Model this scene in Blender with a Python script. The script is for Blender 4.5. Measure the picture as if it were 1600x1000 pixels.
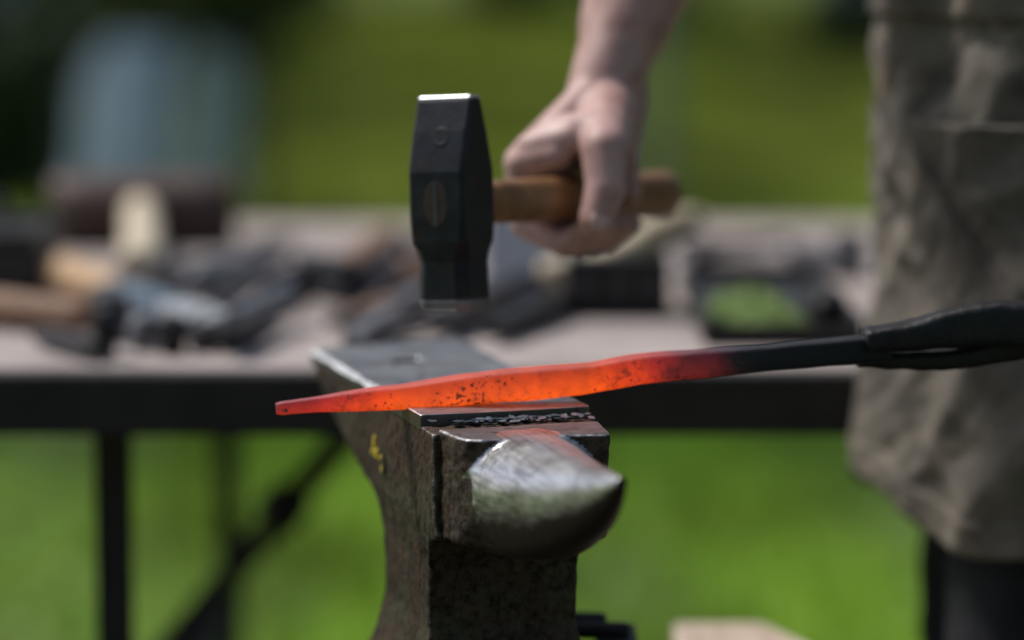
import bpy, bmesh, math, random
import numpy as np
from mathutils import Vector, Matrix, Quaternion, noise as mnoise

for o in list(bpy.data.objects):
    bpy.data.objects.remove(o, do_unlink=True)
SC = bpy.context.scene
COL = SC.collection
R = math.radians

# ------------------------------------------------------------------ camera
FPX = 5340.0                      # focal length in photo pixels (1600 wide)
CAMZ = 1.13
PITCH = math.atan(643.0 / FPX)
cam_d = bpy.data.cameras.new("camera")
cam = bpy.data.objects.new("camera", cam_d); COL.objects.link(cam)
cam.location = (0, 0, CAMZ)
cam.rotation_euler = (math.pi / 2 - PITCH, 0, 0)
cam_d.sensor_width = 36.0
cam_d.lens = FPX / 1600.0 * 36.0
cam_d.clip_start = 0.05
cam_d.clip_end = 1000.0
cam_d.dof.use_dof = True
cam_d.dof.focus_distance = 2.228
cam_d.dof.aperture_fstop = 1.9
cam_d.dof.aperture_blades = 9
SC.camera = cam
SC.render.resolution_x, SC.render.resolution_y = 1024, 640

# ------------------------------------------------------------------ world + sun
SUN_EL, SUN_AZ = R(58), R(-62)    # azimuth measured from +Y towards +X
w = bpy.data.worlds.new("World"); SC.world = w; w.use_nodes = True
nt = w.node_tree; bg = nt.nodes["Background"]
sky = nt.nodes.new("ShaderNodeTexSky"); sky.sky_type = 'NISHITA'
sky.sun_disc = False; sky.sun_elevation = SUN_EL; sky.sun_rotation = SUN_AZ
sky.air_density = 1.0; sky.dust_density = 3.0; sky.ozone_density = 1.0
nt.links.new(sky.outputs[0], bg.inputs[0]); bg.inputs[1].default_value = 0.05
sd = Vector((math.sin(SUN_AZ) * math.cos(SUN_EL), math.cos(SUN_AZ) * math.cos(SUN_EL), math.sin(SUN_EL)))
sl = bpy.data.lights.new("sun", 'SUN'); sl.energy = 1.5; sl.angle = R(10); sl.color = (1.0, 0.96, 0.9)
sun = bpy.data.objects.new("sun", sl); COL.objects.link(sun)
sun.rotation_euler = sd.to_track_quat('Z', 'Y').to_euler(); sun.location = sd * 30
SC.view_settings.view_transform = 'Standard'; SC.view_settings.look = 'None'
SC.view_settings.exposure = 1.08; SC.view_settings.gamma = 1.0
SC.view_settings.use_curve_mapping = False
SC.cycles.use_denoising = True
SC.cycles.max_bounces = 8

# ------------------------------------------------------------------ pixel -> world
def ray(px, py):
    v = Vector(((px - 800) / FPX, 1.0, -(py - 500) / FPX))
    c, s = math.cos(PITCH), math.sin(PITCH)
    return Vector((v.x, v.y * c + v.z * s, -v.y * s + v.z * c))
def PD(px, py, d):                # point at world depth y = d
    r = ray(px, py); return Vector((0, 0, CAMZ)) + r * (d / r.y)
def PZ(px, py, z):                # point on the level plane z
    r = ray(px, py); return Vector((0, 0, CAMZ)) + r * ((z - CAMZ) / r.z)

# ------------------------------------------------------------------ materials
def rgb(r, g, b): return (r, g, b, 1.0)
class N:
    def __init__(s, name):
        s.m = bpy.data.materials.new(name); s.m.use_nodes = True
        s.t = s.m.node_tree; s.b = s.t.nodes["Principled BSDF"]
    def new(s, kind, **kw):
        n = s.t.nodes.new(kind)
        for k, v in kw.items():
            if k.startswith("i_"):
                key = k[2:]; key = int(key) if key.isdigit() else key
                n.inputs[key].default_value = v
            else: setattr(n, k, v)
        return n
    def link(s, a, b): s.t.links.new(a, b)
    def coord(s, scale=(1, 1, 1), out="Object"):
        tc = s.new("ShaderNodeTexCoord"); mp = s.new("ShaderNodeMapping")
        mp.inputs["Scale"].default_value = scale
        s.link(tc.outputs[out], mp.inputs[0]); return mp.outputs[0]
    def noise(s, co, scale, detail=6, rough=0.6, dist=0.0):
        n = s.new("ShaderNodeTexNoise"); n.inputs["Scale"].default_value = scale
        n.inputs["Detail"].default_value = detail; n.inputs["Roughness"].default_value = rough
        n.inputs["Distortion"].default_value = dist
        s.link(co, n.inputs["Vector"]); return n.outputs[0]
    def ramp(s, f, stops, interp='LINEAR'):
        r = s.new("ShaderNodeValToRGB"); r.color_ramp.interpolation = interp
        e = r.color_ramp.elements
        while len(e) < len(stops): e.new(0.5)
        for i, (p, c) in enumerate(stops):
            e[i].position = p; e[i].color = c if len(c) == 4 else (*c, 1)
        s.link(f, r.inputs[0]); return r.outputs[0]
    def mix(s, f, a, b, mode='MIX'):
        n = s.new("ShaderNodeMix", data_type='RGBA', blend_type=mode)
        for sock, v in ((n.inputs[0], f), (n.inputs[6], a), (n.inputs[7], b)):
            if hasattr(v, "links"): s.link(v, sock)
            else: sock.default_value = v
        return n.outputs[2]
    def math(s, op, a, b=0.0, clamp=False):
        n = s.new("ShaderNodeMath", operation=op, use_clamp=clamp)
        for sock, v in ((n.inputs[0], a), (n.inputs[1], b)):
            if hasattr(v, "links"): s.link(v, sock)
            else: sock.default_value = v
        return n.outputs[0]
    def bump(s, h, strength=0.5, dist=0.002):
        n = s.new("ShaderNodeBump"); n.inputs["Strength"].default_value = strength
        n.inputs["Distance"].default_value = dist
        s.link(h, n.inputs["Height"]); s.link(n.outputs[0], s.b.inputs["Normal"])
    def set(s, **kw):
        for k, v in kw.items():
            sock = s.b.inputs[k.replace("_", " ")]
            if hasattr(v, "links"): s.link(v, sock)
            else: sock.default_value = v
        return s.m

def simple(name, c1, c2, rough=0.6, metal=0.0, scale=20, stretch=(1, 1, 1), bump=0.3, bdist=0.001, rv=0.15):
    n = N(name); co = n.coord(stretch)
    f = n.noise(co, scale)
    col = n.ramp(f, [(0.3, rgb(*c1)), (0.7, rgb(*c2))])
    rr = n.math('MULTIPLY_ADD', n.noise(co, scale * 2.3), rv)
    n.t.nodes[-1].inputs[2].default_value = rough - rv / 2
    n.bump(n.noise(co, scale * 4), bump, bdist)
    return n.set(Base_Color=col, Roughness=rr, Metallic=metal)

def mat_anvil_body():
    n = N("rusty_iron"); co = n.coord()
    big = n.noise(co, 14, 5); fine = n.noise(co, 160, 6, 0.7); mid = n.noise(co, 45, 5, 0.65)
    c = n.ramp(big, [(0.32, rgb(.048, .027, .018)), (0.48, rgb(.075, .050, .034)), (0.58, rgb(.070, .072, .044)), (0.72, rgb(.095, .095, .060))])
    pits = n.ramp(fine, [(0.36, rgb(.012, .010, .009)), (0.56, rgb(1, 1, 1))])
    c = n.mix(1.0, c, pits, 'MULTIPLY')
    rust = n.ramp(mid, [(0.55, rgb(0, 0, 0)), (0.72, rgb(1, 1, 1))])
    c = n.mix(n.math('MULTIPLY', rust, 0.65), c, rgb(.115, .048, .024))
    c = n.mix(n.math('MULTIPLY', n.ramp(n.noise(co, 7, 4), [(0.46, rgb(0, 0, 0)), (0.62, rgb(1, 1, 1))]), 0.45), c, rgb(.085, .046, .028))
    geo = n.new("ShaderNodeNewGeometry")
    wear = n.ramp(n.math('ADD', geo.outputs["Pointiness"], n.math('MULTIPLY', n.math('SUBTRACT', fine, 0.5), 0.05)),
                  [(0.535, rgb(0, 0, 0)), (0.585, rgb(1, 1, 1))])
    c = n.mix(n.math('MULTIPLY', wear, 0.7), c, rgb(.42, .43, .44))
    h = n.math('ADD', n.math('MULTIPLY', fine, 0.5), n.math('MULTIPLY', mid, 1.0))
    n.bump(h, 1.0, 0.0028)
    return n.set(Base_Color=c, Roughness=n.math('MULTIPLY_ADD', wear, -0.25) if False else 0.62, Metallic=n.math('MULTIPLY_ADD', wear, 0.6))

def mat_worn_steel(name, dark, light, rough, pitscale=90, edge=True, side=False, big_b=0.6, horn=False):
    n = N(name); co = n.coord()
    big = n.noise(co, 22, 6, 0.65, 0.4); fine = n.noise(co, pitscale * 2, 5, 0.7); pit = n.noise(co, pitscale, 4, 0.6)
    sc = n.noise(n.coord((40, 900, 900)), 1.0, 3)
    c = n.ramp(big, [(0.3, rgb(*dark)), (0.7, rgb(*light))])
    c = n.mix(0.25, c, n.ramp(sc, [(0.35, rgb(.05, .05, .055)), (0.65, rgb(.5, .5, .52))]))
    pits = n.ramp(pit, [(0.30, rgb(.03, .022, .018)), (0.40, rgb(1, 1, 1))])
    c = n.mix(1.0, c, pits, 'MULTIPLY')
    stain = n.ramp(n.noise(co, 35, 4), [(0.5, rgb(0, 0, 0)), (0.75, rgb(1, 1, 1))])
    c = n.mix(n.math('MULTIPLY', stain, 0.35), c, rgb(.10, .055, .045))
    if edge:
        geo = n.new("ShaderNodeNewGeometry")
        wear = n.ramp(n.math('ADD', geo.outputs["Pointiness"], n.math('MULTIPLY', n.math('SUBTRACT', fine, 0.5), 0.04)),
                      [(0.53, rgb(0, 0, 0)), (0.58, rgb(1, 1, 1))])
        c = n.mix(wear, c, rgb(.72, .74, .76))
    rr = n.math('MULTIPLY_ADD', big, 0.25); n.t.nodes[-1].inputs[2].default_value = rough - 0.1
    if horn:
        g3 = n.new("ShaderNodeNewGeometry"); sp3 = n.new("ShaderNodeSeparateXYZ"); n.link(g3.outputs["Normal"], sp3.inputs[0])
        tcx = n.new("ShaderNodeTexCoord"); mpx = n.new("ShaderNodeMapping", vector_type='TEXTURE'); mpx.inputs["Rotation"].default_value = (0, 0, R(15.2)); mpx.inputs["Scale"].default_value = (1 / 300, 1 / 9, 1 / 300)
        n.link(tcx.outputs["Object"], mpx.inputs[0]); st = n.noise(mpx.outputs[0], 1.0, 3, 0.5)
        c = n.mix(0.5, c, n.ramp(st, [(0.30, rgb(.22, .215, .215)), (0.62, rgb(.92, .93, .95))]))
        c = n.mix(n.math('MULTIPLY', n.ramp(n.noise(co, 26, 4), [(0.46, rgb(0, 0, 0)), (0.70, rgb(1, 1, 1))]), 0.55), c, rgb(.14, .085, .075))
        pol = n.ramp(n.math('ADD', n.math('ADD', n.math('ADD', sp3.outputs[2], n.math('MULTIPLY', sp3.outputs[0], -0.35)), n.math('MULTIPLY', n.math('SUBTRACT', st, 0.5), 0.35)), n.math('MULTIPLY', n.math('SUBTRACT', big, 0.5), 0.35)), [(0.0, rgb(0, 0, 0)), (0.62, rgb(1, 1, 1))])  # polish mask that also paints shade on downward and right-facing steel
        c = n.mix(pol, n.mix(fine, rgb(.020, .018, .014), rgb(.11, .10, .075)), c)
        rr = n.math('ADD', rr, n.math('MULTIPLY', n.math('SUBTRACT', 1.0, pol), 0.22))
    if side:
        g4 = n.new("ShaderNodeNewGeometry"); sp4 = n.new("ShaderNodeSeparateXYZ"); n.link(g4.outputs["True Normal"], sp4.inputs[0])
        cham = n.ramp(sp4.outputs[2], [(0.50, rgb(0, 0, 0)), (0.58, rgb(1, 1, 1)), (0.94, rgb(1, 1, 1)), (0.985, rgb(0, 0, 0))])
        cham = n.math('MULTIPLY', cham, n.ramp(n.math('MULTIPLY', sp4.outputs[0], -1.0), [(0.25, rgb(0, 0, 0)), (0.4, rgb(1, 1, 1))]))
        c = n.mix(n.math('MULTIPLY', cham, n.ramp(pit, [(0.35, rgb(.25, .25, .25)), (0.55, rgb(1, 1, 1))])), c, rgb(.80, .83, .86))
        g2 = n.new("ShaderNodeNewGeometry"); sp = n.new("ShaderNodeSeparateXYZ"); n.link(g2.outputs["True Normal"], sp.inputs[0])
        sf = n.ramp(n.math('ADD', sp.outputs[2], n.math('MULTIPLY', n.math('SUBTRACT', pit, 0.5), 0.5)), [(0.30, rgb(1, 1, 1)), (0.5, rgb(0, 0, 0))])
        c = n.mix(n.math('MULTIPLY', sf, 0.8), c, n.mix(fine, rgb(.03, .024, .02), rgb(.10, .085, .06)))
    n.bump(n.math('ADD', n.math('MULTIPLY', pit, 1.0), n.math('MULTIPLY', big, big_b)), 0.45, 0.0012)
    return n.set(Base_Color=c, Roughness=rr, Metallic=0.85)

def mat_hot_bar():
    n = N("hot_steel"); co = n.coord()
    sep = n.new("ShaderNodeSeparateXYZ"); n.link(co, sep.inputs[0])
    x = n.math('DIVIDE', n.math('ADD', sep.outputs[0], 0.16), 0.40)      # 0 at the tip .. 1 at the tongs
    wob = n.math('MULTIPLY', n.math('SUBTRACT', n.noise(co, 30, 4), 0.5), 0.10)
    heat = n.ramp(n.math('ADD', x, wob), [(0.0, rgb(.20, .2, .2)), (0.10, rgb(.55, .5, .5)), (0.22, rgb(.86, .9, .9)), (0.54, rgb(.90, .9, .9)),
                                            (0.62, rgb(.60, .6, .6)), (0.69, rgb(.22, .1, .1)), (0.745, rgb(.05, .1, .1)), (0.78, rgb(0, 0, 0))])
    ecol = n.ramp(heat, [(0.0, rgb(.0, .0, .0)), (0.10, rgb(.10, .006, .006)), (0.45, rgb(.55, .026, .010)), (0.75, rgb(.88, .065, .004)), (1.0, rgb(1.0, .115, .003))])
    at = n.new("ShaderNodeAttribute"); at.attribute_name = "across"
    sp = n.noise(n.coord((1, 1, 1)), 400, 3, 0.55)
    pz = n.noise(co, 34, 3, 0.5)
    spk = n.ramp(n.math('ADD', n.math('ADD', sp, n.math('MULTIPLY', n.math('SUBTRACT', at.outputs['Fac'], 0.35), 0.10)), n.math('MULTIPLY', n.math('SUBTRACT', pz, 0.5), 0.50)),
                 [(0.335, rgb(.08, .08, .08)), (0.395, rgb(1, 1, 1))])
    crust = n.ramp(n.noise(co, 55, 5, 0.6), [(0.35, rgb(.62, .62, .62)), (0.65, rgb(1, 1, 1))])
    bare = n.ramp(n.math('ADD', at.outputs["Fac"], n.math('MULTIPLY', n.math('SUBTRACT', n.noise(co, 40, 4), 0.5), 0.5)), [(0.15, rgb(1.12, 1.2, 1.0)), (0.48, rgb(.98, .95, 1)), (0.72, rgb(.76, .66, 1.3)), (1.0, rgb(.60, .58, 1.6))])
    vo = n.new("ShaderNodeTexVoronoi", feature='DISTANCE_TO_EDGE'); vo.inputs["Scale"].default_value = 150
    dv = n.new("ShaderNodeVectorMath", operation='ADD'); nz = n.new("ShaderNodeTexNoise"); nz.inputs["Scale"].default_value = 120; n.link(co, nz.inputs["Vector"])
    sc2 = n.new("ShaderNodeVectorMath", operation='SCALE'); sc2.inputs[3].default_value = 0.006; n.link(nz.outputs["Color"], sc2.inputs[0])
    n.link(co, dv.inputs[0]); n.link(sc2.outputs[0], dv.inputs[1]); n.link(dv.outputs[0], vo.inputs["Vector"])
    msk = n.ramp(n.noise(co, 22, 3), [(0.52, rgb(0, 0, 0)), (0.62, rgb(1, 1, 1))])
    crk = n.math('MULTIPLY', n.ramp(vo.outputs["Distance"], [(0.03, rgb(1, 1, 1)), (0.10, rgb(0, 0, 0))]), msk)
    ecol = n.mix(n.math('MULTIPLY', n.math('MULTIPLY', crk, 0.6), n.ramp(n.noise(co, 190, 3), [(0.42, rgb(0, 0, 0)), (0.58, rgb(1, 1, 1))])), ecol, rgb(.03, .006, .006))
    e = n.mix(1.0, n.mix(1.0, n.mix(1.0, ecol, bare, 'MULTIPLY'), spk, 'MULTIPLY'), crust, 'MULTIPLY')
    base = n.ramp(x, [(0.0, rgb(.16, .07, .08)), (0.65, rgb(.16, .06, .06)), (0.74, rgb(.050, .040, .052)), (0.82, rgb(.016, .018, .024)), (1.0, rgb(.010, .012, .016))])
    n.link(e, n.b.inputs["Emission Color"]); n.b.inputs["Emission Strength"].default_value = 0.45
    n.bump(n.math('ADD', n.noise(co, 70, 5), n.math('MULTIPLY', spk, 0.25)), 0.5, 0.0015)
    n.b.inputs['Specular IOR Level'].default_value = 0.35
    return n.set(Base_Color=base, Roughness=0.55, Metallic=0.0)

def mat_hammer():
    n = N("dark_hammer_steel"); co = n.coord()
    big = n.noise(co, 40, 5, 0.65); fine = n.noise(co, 220, 5, 0.7)
    c = n.ramp(big, [(0.3, rgb(.008, .0095, .013)), (0.7, rgb(.026, .030, .038))])
    c = n.mix(n.math('MULTIPLY', n.ramp(n.noise(co, 60, 4), [(0.58, rgb(0, 0, 0)), (0.74, rgb(1, 1, 1))]), 0.5), c, rgb(.055, .026, .014))
    bv = n.new("ShaderNodeBevel"); bv.samples = 4; bv.inputs["Radius"].default_value = 0.0022
    g = n.new("ShaderNodeNewGeometry"); dp = n.new("ShaderNodeVectorMath", operation='DOT_PRODUCT')
    n.link(bv.outputs[0], dp.inputs[0]); n.link(g.outputs["Normal"], dp.inputs[1])
    wear = n.ramp(n.math('ADD', dp.outputs["Value"], n.math('MULTIPLY', n.math('SUBTRACT', fine, 0.5), 0.10)), [(0.90, rgb(1, 1, 1)), (0.975, rgb(0, 0, 0))])
    c = n.mix(n.math('MULTIPLY', wear, 0.55), c, rgb(.22, .23, .25))
    n.bump(n.math('ADD', big, n.math('MULTIPLY', fine, .4)), 0.6, 0.0012)
    n.b.inputs['Specular IOR Level'].default_value = 0.28
    return n.set(Base_Color=c, Roughness=0.46, Metallic=0.30)

def mat_wood(name, c1, c2, axis=0, scale=1.0, rough=0.65, stain=0.0):
    n = N(name); st = [60, 60, 60]; st[axis] = 4
    co = n.coord(tuple(v * scale for v in st))
    g = n.noise(co, 1.0, 6, 0.6, 0.6)
    c = n.ramp(g, [(0.28, rgb(*c1)), (0.72, rgb(*c2))])
    if stain:
        s2 = n.noise(n.coord(), 9, 5)
        c = n.mix(n.math('MULTIPLY', n.ramp(s2, [(0.45, rgb(0, 0, 0)), (0.7, rgb(1, 1, 1))]), stain), c, rgb(.03, .025, .022))
    n.bump(g, 0.35, 0.001)
    return n.set(Base_Color=c, Roughness=rough)

def mat_grass(name, fresh, dry, blades=False):
    """fresh green close by, drier olive grass further up the field"""
    n = N(name)
    geo = n.new("ShaderNodeNewGeometry"); mp = n.new("ShaderNodeMapping"); n.link(geo.outputs["Position"], mp.inputs[0])
    sep = n.new("ShaderNodeSeparateXYZ"); n.link(geo.outputs["Position"], sep.inputs[0])
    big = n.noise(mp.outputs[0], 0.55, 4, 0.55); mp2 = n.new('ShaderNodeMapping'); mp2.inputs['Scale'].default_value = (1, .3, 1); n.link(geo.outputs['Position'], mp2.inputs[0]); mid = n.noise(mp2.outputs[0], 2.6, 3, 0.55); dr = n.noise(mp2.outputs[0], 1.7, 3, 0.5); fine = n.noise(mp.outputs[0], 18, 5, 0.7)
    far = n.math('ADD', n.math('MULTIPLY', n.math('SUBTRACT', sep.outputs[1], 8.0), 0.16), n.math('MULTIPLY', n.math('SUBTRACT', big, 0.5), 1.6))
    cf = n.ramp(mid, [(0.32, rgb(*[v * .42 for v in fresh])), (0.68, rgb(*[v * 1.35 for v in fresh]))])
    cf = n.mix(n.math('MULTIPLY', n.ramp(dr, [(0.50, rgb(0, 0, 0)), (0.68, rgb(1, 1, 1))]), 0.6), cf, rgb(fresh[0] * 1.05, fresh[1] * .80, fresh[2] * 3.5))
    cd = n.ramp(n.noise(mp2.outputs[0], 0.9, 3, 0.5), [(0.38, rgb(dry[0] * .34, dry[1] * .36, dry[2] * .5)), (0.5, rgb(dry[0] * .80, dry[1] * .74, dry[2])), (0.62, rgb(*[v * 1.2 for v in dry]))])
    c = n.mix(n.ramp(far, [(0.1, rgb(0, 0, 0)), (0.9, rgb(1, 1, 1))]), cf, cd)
    c = n.mix(1.0, c, n.ramp(fine, [(0.3, rgb(.75, .75, .75)), (0.7, rgb(1.2, 1.2, 1.2))]), 'MULTIPLY')
    n.b.inputs["Specular IOR Level"].default_value = 0.12
    m = n.set(Base_Color=c, Roughness=0.8)
    if blades:
        tr = n.new("ShaderNodeBsdfTranslucent"); n.link(n.mix(1.0, c, rgb(1.15, 1.1, .7), 'MULTIPLY'), tr.inputs[0])
        mx = n.new("ShaderNodeMixShader"); mx.inputs[0].default_value = 0.5
        n.link(n.b.outputs[0], mx.inputs[1]); n.link(tr.outputs[0], mx.inputs[2])
        n.link(mx.outputs[0], n.t.nodes["Material Output"].inputs[0])
    return m

def mat_cloth(name, c1, c2, scale=14, weave=900, rough=0.9, stains=None):
    n = N(name); co = n.coord()
    c = n.ramp(n.noise(co, scale, 6, 0.65), [(0.3, rgb(*c1)), (0.7, rgb(*c2))])
    if stains:
        for (sc_, lo, hi, col, amt) in stains:
            c = n.mix(n.math('MULTIPLY', n.ramp(n.noise(co, sc_, 4, 0.6), [(lo, rgb(0, 0, 0)), (hi, rgb(1, 1, 1))]), amt), c, rgb(*col))
    n.bump(n.math('ADD', n.noise(co, weave, 2), n.math('MULTIPLY', n.noise(co, 60, 4), 2.0)), 0.5, 0.001)
    return n.set(Base_Color=c, Roughness=rough)

def mat_skin():
    n = N("skin"); co = n.coord()
    c = n.ramp(n.noise(co, 40, 5), [(0.3, rgb(.44, .255, .23)), (0.7, rgb(.60, .405, .375))])
    c = n.mix(n.math('MULTIPLY', n.ramp(n.noise(co, 28, 5), [(0.48, rgb(0, 0, 0)), (0.72, rgb(1, 1, 1))]), 0.55), c, rgb(.30, .13, .10))
    c = n.mix(n.math('MULTIPLY', n.ramp(n.noise(co, 75, 5), [(0.56, rgb(0, 0, 0)), (0.74, rgb(1, 1, 1))]), 0.45), c, rgb(.10, .075, .06))
    n.bump(n.noise(co, 350, 4), 0.35, 0.001)
    n.b.inputs["Subsurface Weight"].default_value = 0.15
    n.b.inputs["Subsurface Radius"].default_value = (0.01, 0.004, 0.002)
    n.b.inputs["Subsurface Scale"].default_value = 0.6
    return n.set(Base_Color=c, Roughness=0.5)

def mat_leaf(name, c1, c2):
    n = N(name)
    geo = n.new("ShaderNodeNewGeometry")
    c = n.ramp(geo.outputs["Random Per Island"], [(0.0, rgb(*c1)), (1.0, rgb(*c2))])
    return n.set(Base_Color=c, Roughness=0.6)

M = {}
M['anvil'] = mat_anvil_body()
M['face'] = mat_worn_steel("worn_face_steel", (.15, .155, .165), (.40, .41, .42), 0.42, side=True)
M['step'] = mat_worn_steel("worn_step_steel", (.07, .06, .06), (.20, .18, .175), 0.5)
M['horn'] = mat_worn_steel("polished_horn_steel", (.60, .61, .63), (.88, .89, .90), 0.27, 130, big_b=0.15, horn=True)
M['hot'] = mat_hot_bar()
M['black_steel'] = simple("black_forged_steel", (.005, .0055, .007), (.016, .017, .020), 0.52, 0.25, 60, bump=0.9)
M['hammer_steel'] = mat_hammer()
M['bright_steel'] = simple("bright_ground_steel", (.40, .42, .45), (.62, .64, .66), 0.35, 0.85, 60)
M['grey_steel'] = simple("dull_grey_steel", (.10, .105, .12), (.24, .25, .27), 0.5, 0.5, 30)
M['dark_steel'] = simple("dark_tool_steel", (.025, .025, .03), (.09, .09, .10), 0.5, 0.5, 30)
M['blue_steel'] = simple("blue_grey_steel", (.10, .15, .20), (.18, .24, .30), 0.5, 0.3, 25)
M['paint_yellow'] = simple("yellow_paint", (.55, .42, .02), (.75, .62, .06), 0.5, 0, 300)
M['scale'] = simple("mill_scale", (.03, .05, .07), (.22, .29, .34), 0.36, 0.35, 160)
M['handle'] = mat_wood("oiled_hickory", (.19, .085, .028), (.42, .22, .085), 0, 1.0, 0.45, 0.45)
M['tan_wood'] = mat_wood("tan_handle_wood", (.42, .27, .15), (.62, .43, .26), 0)
M['pale_wood'] = mat_wood("pale_handle_wood", (.50, .42, .30), (.66, .58, .44), 1)
M['brown_wood'] = mat_wood("brown_wood", (.14, .075, .045), (.28, .16, .10), 0)
M['eye_wood'] = mat_wood("dark_oiled_end_grain", (.016, .011, .009), (.055, .030, .016), 1, 3.0)
M['mallet_wood'] = mat_wood("dark_mallet_wood", (.045, .026, .022), (.10, .06, .05), 0)
M['plank'] = [mat_wood("weathered_plank_%s" % k, a, b, 0, 0.7, 0.8, 0.25) for k, a, b in (
    ('light', (.29, .25, .24), (.46, .405, .385)), ('middle', (.24, .21, .20), (.40, .35, .335)), ('warm', (.28, .235, .205), (.46, .39, .35)))]
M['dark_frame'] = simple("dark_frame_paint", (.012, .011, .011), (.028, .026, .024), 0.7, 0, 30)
M['block_wood'] = mat_wood("split_pale_wood", (.40, .31, .24), (.60, .50, .41), 1, 1.0, 0.8, 0.3)
M['stump'] = mat_wood("stump_bark", (.05, .035, .025), (.13, .095, .07), 2, 0.6, 0.9)
M['skin'] = mat_skin()
M['nail'] = simple("finger_nail", (.62, .42, .38), (.70, .50, .46), 0.3, 0, 40, bump=0.05)
M['hair'] = simple("brown_hair", (.03, .02, .012), (.07, .045, .03), 0.6, 0, 90, (1, 1, .2))
M['apron'] = mat_cloth("canvas_apron", (.115, .100, .082), (.225, .198, .162), 9, 1200, 0.9,
                       [(6, .48, .66, (.050, .046, .041), .6), (15, .63, .73, (.20, .085, .035), .6), (24, .54, .70, (.045, .040, .035), .5), (60, .55, .7, (.05, .045, .038), .45)])
M['apron_hem'] = mat_cloth("canvas_hem", (.30, .27, .22), (.40, .36, .30), 20)
M['trouser'] = mat_cloth("black_denim", (.010, .011, .015), (.022, .024, .03), 30)
M['shirt'] = mat_cloth("dark_shirt", (.03, .032, .036), (.06, .062, .07), 20)
M['boot'] = simple("black_leather", (.012, .01, .009), (.03, .025, .02), 0.5, 0, 40)
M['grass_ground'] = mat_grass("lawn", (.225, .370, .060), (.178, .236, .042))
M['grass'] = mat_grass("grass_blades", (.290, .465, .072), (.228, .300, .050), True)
M['added_earth'] = simple("added_dark_earth", (.022, .017, .012), (.06, .047, .034), 0.9, 0, 3, bump=0.8, bdist=0.02)  # for the added floor out of view that darkens reflections
M['leaf_dark'] = mat_leaf("dark_leaves", (.020, .042, .008), (.055, .095, .018))
M['leaf_mid'] = mat_leaf("mid_leaves", (.035, .065, .010), (.085, .13, .022))
M['bark'] = simple("tree_bark", (.04, .032, .024), (.10, .085, .065), 0.9, 0, 8, (1, 1, .3), 0.8, 0.02)
M['blue_cloth'] = mat_cloth("pale_blue_cloth", (.50, .58, .64), (.66, .73, .78), 5)
M['green_cloth_pale'] = mat_cloth("pale_green_cloth", (.30, .36, .30), (.44, .50, .42), 5)
M['tent'] = mat_cloth("grey_tent_canvas", (.28, .34, .38), (.36, .42, .46), 2)
M['blue_plastic'] = simple("dark_blue_plastic", (.010, .035, .065), (.016, .05, .085), 0.45, 0, 10)
M['post'] = simple("grey_green_post", (.20, .27, .22), (.30, .37, .30), 0.8, 0, 20)
M['green_rag'] = mat_cloth("green_rag", (.06, .11, .02), (.13, .20, .05), 30)
M['black_paint'] = simple("black_box_paint", (.008, .008, .009), (.02, .02, .022), 0.6, 0, 20)
M['cream'] = mat_wood("cream_wood", (.42, .35, .24), (.60, .52, .38), 0)
M['plate'] = simple("pale_sheet_steel", (.36, .39, .42), (.50, .53, .56), 0.5, 0.3, 12)

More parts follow.
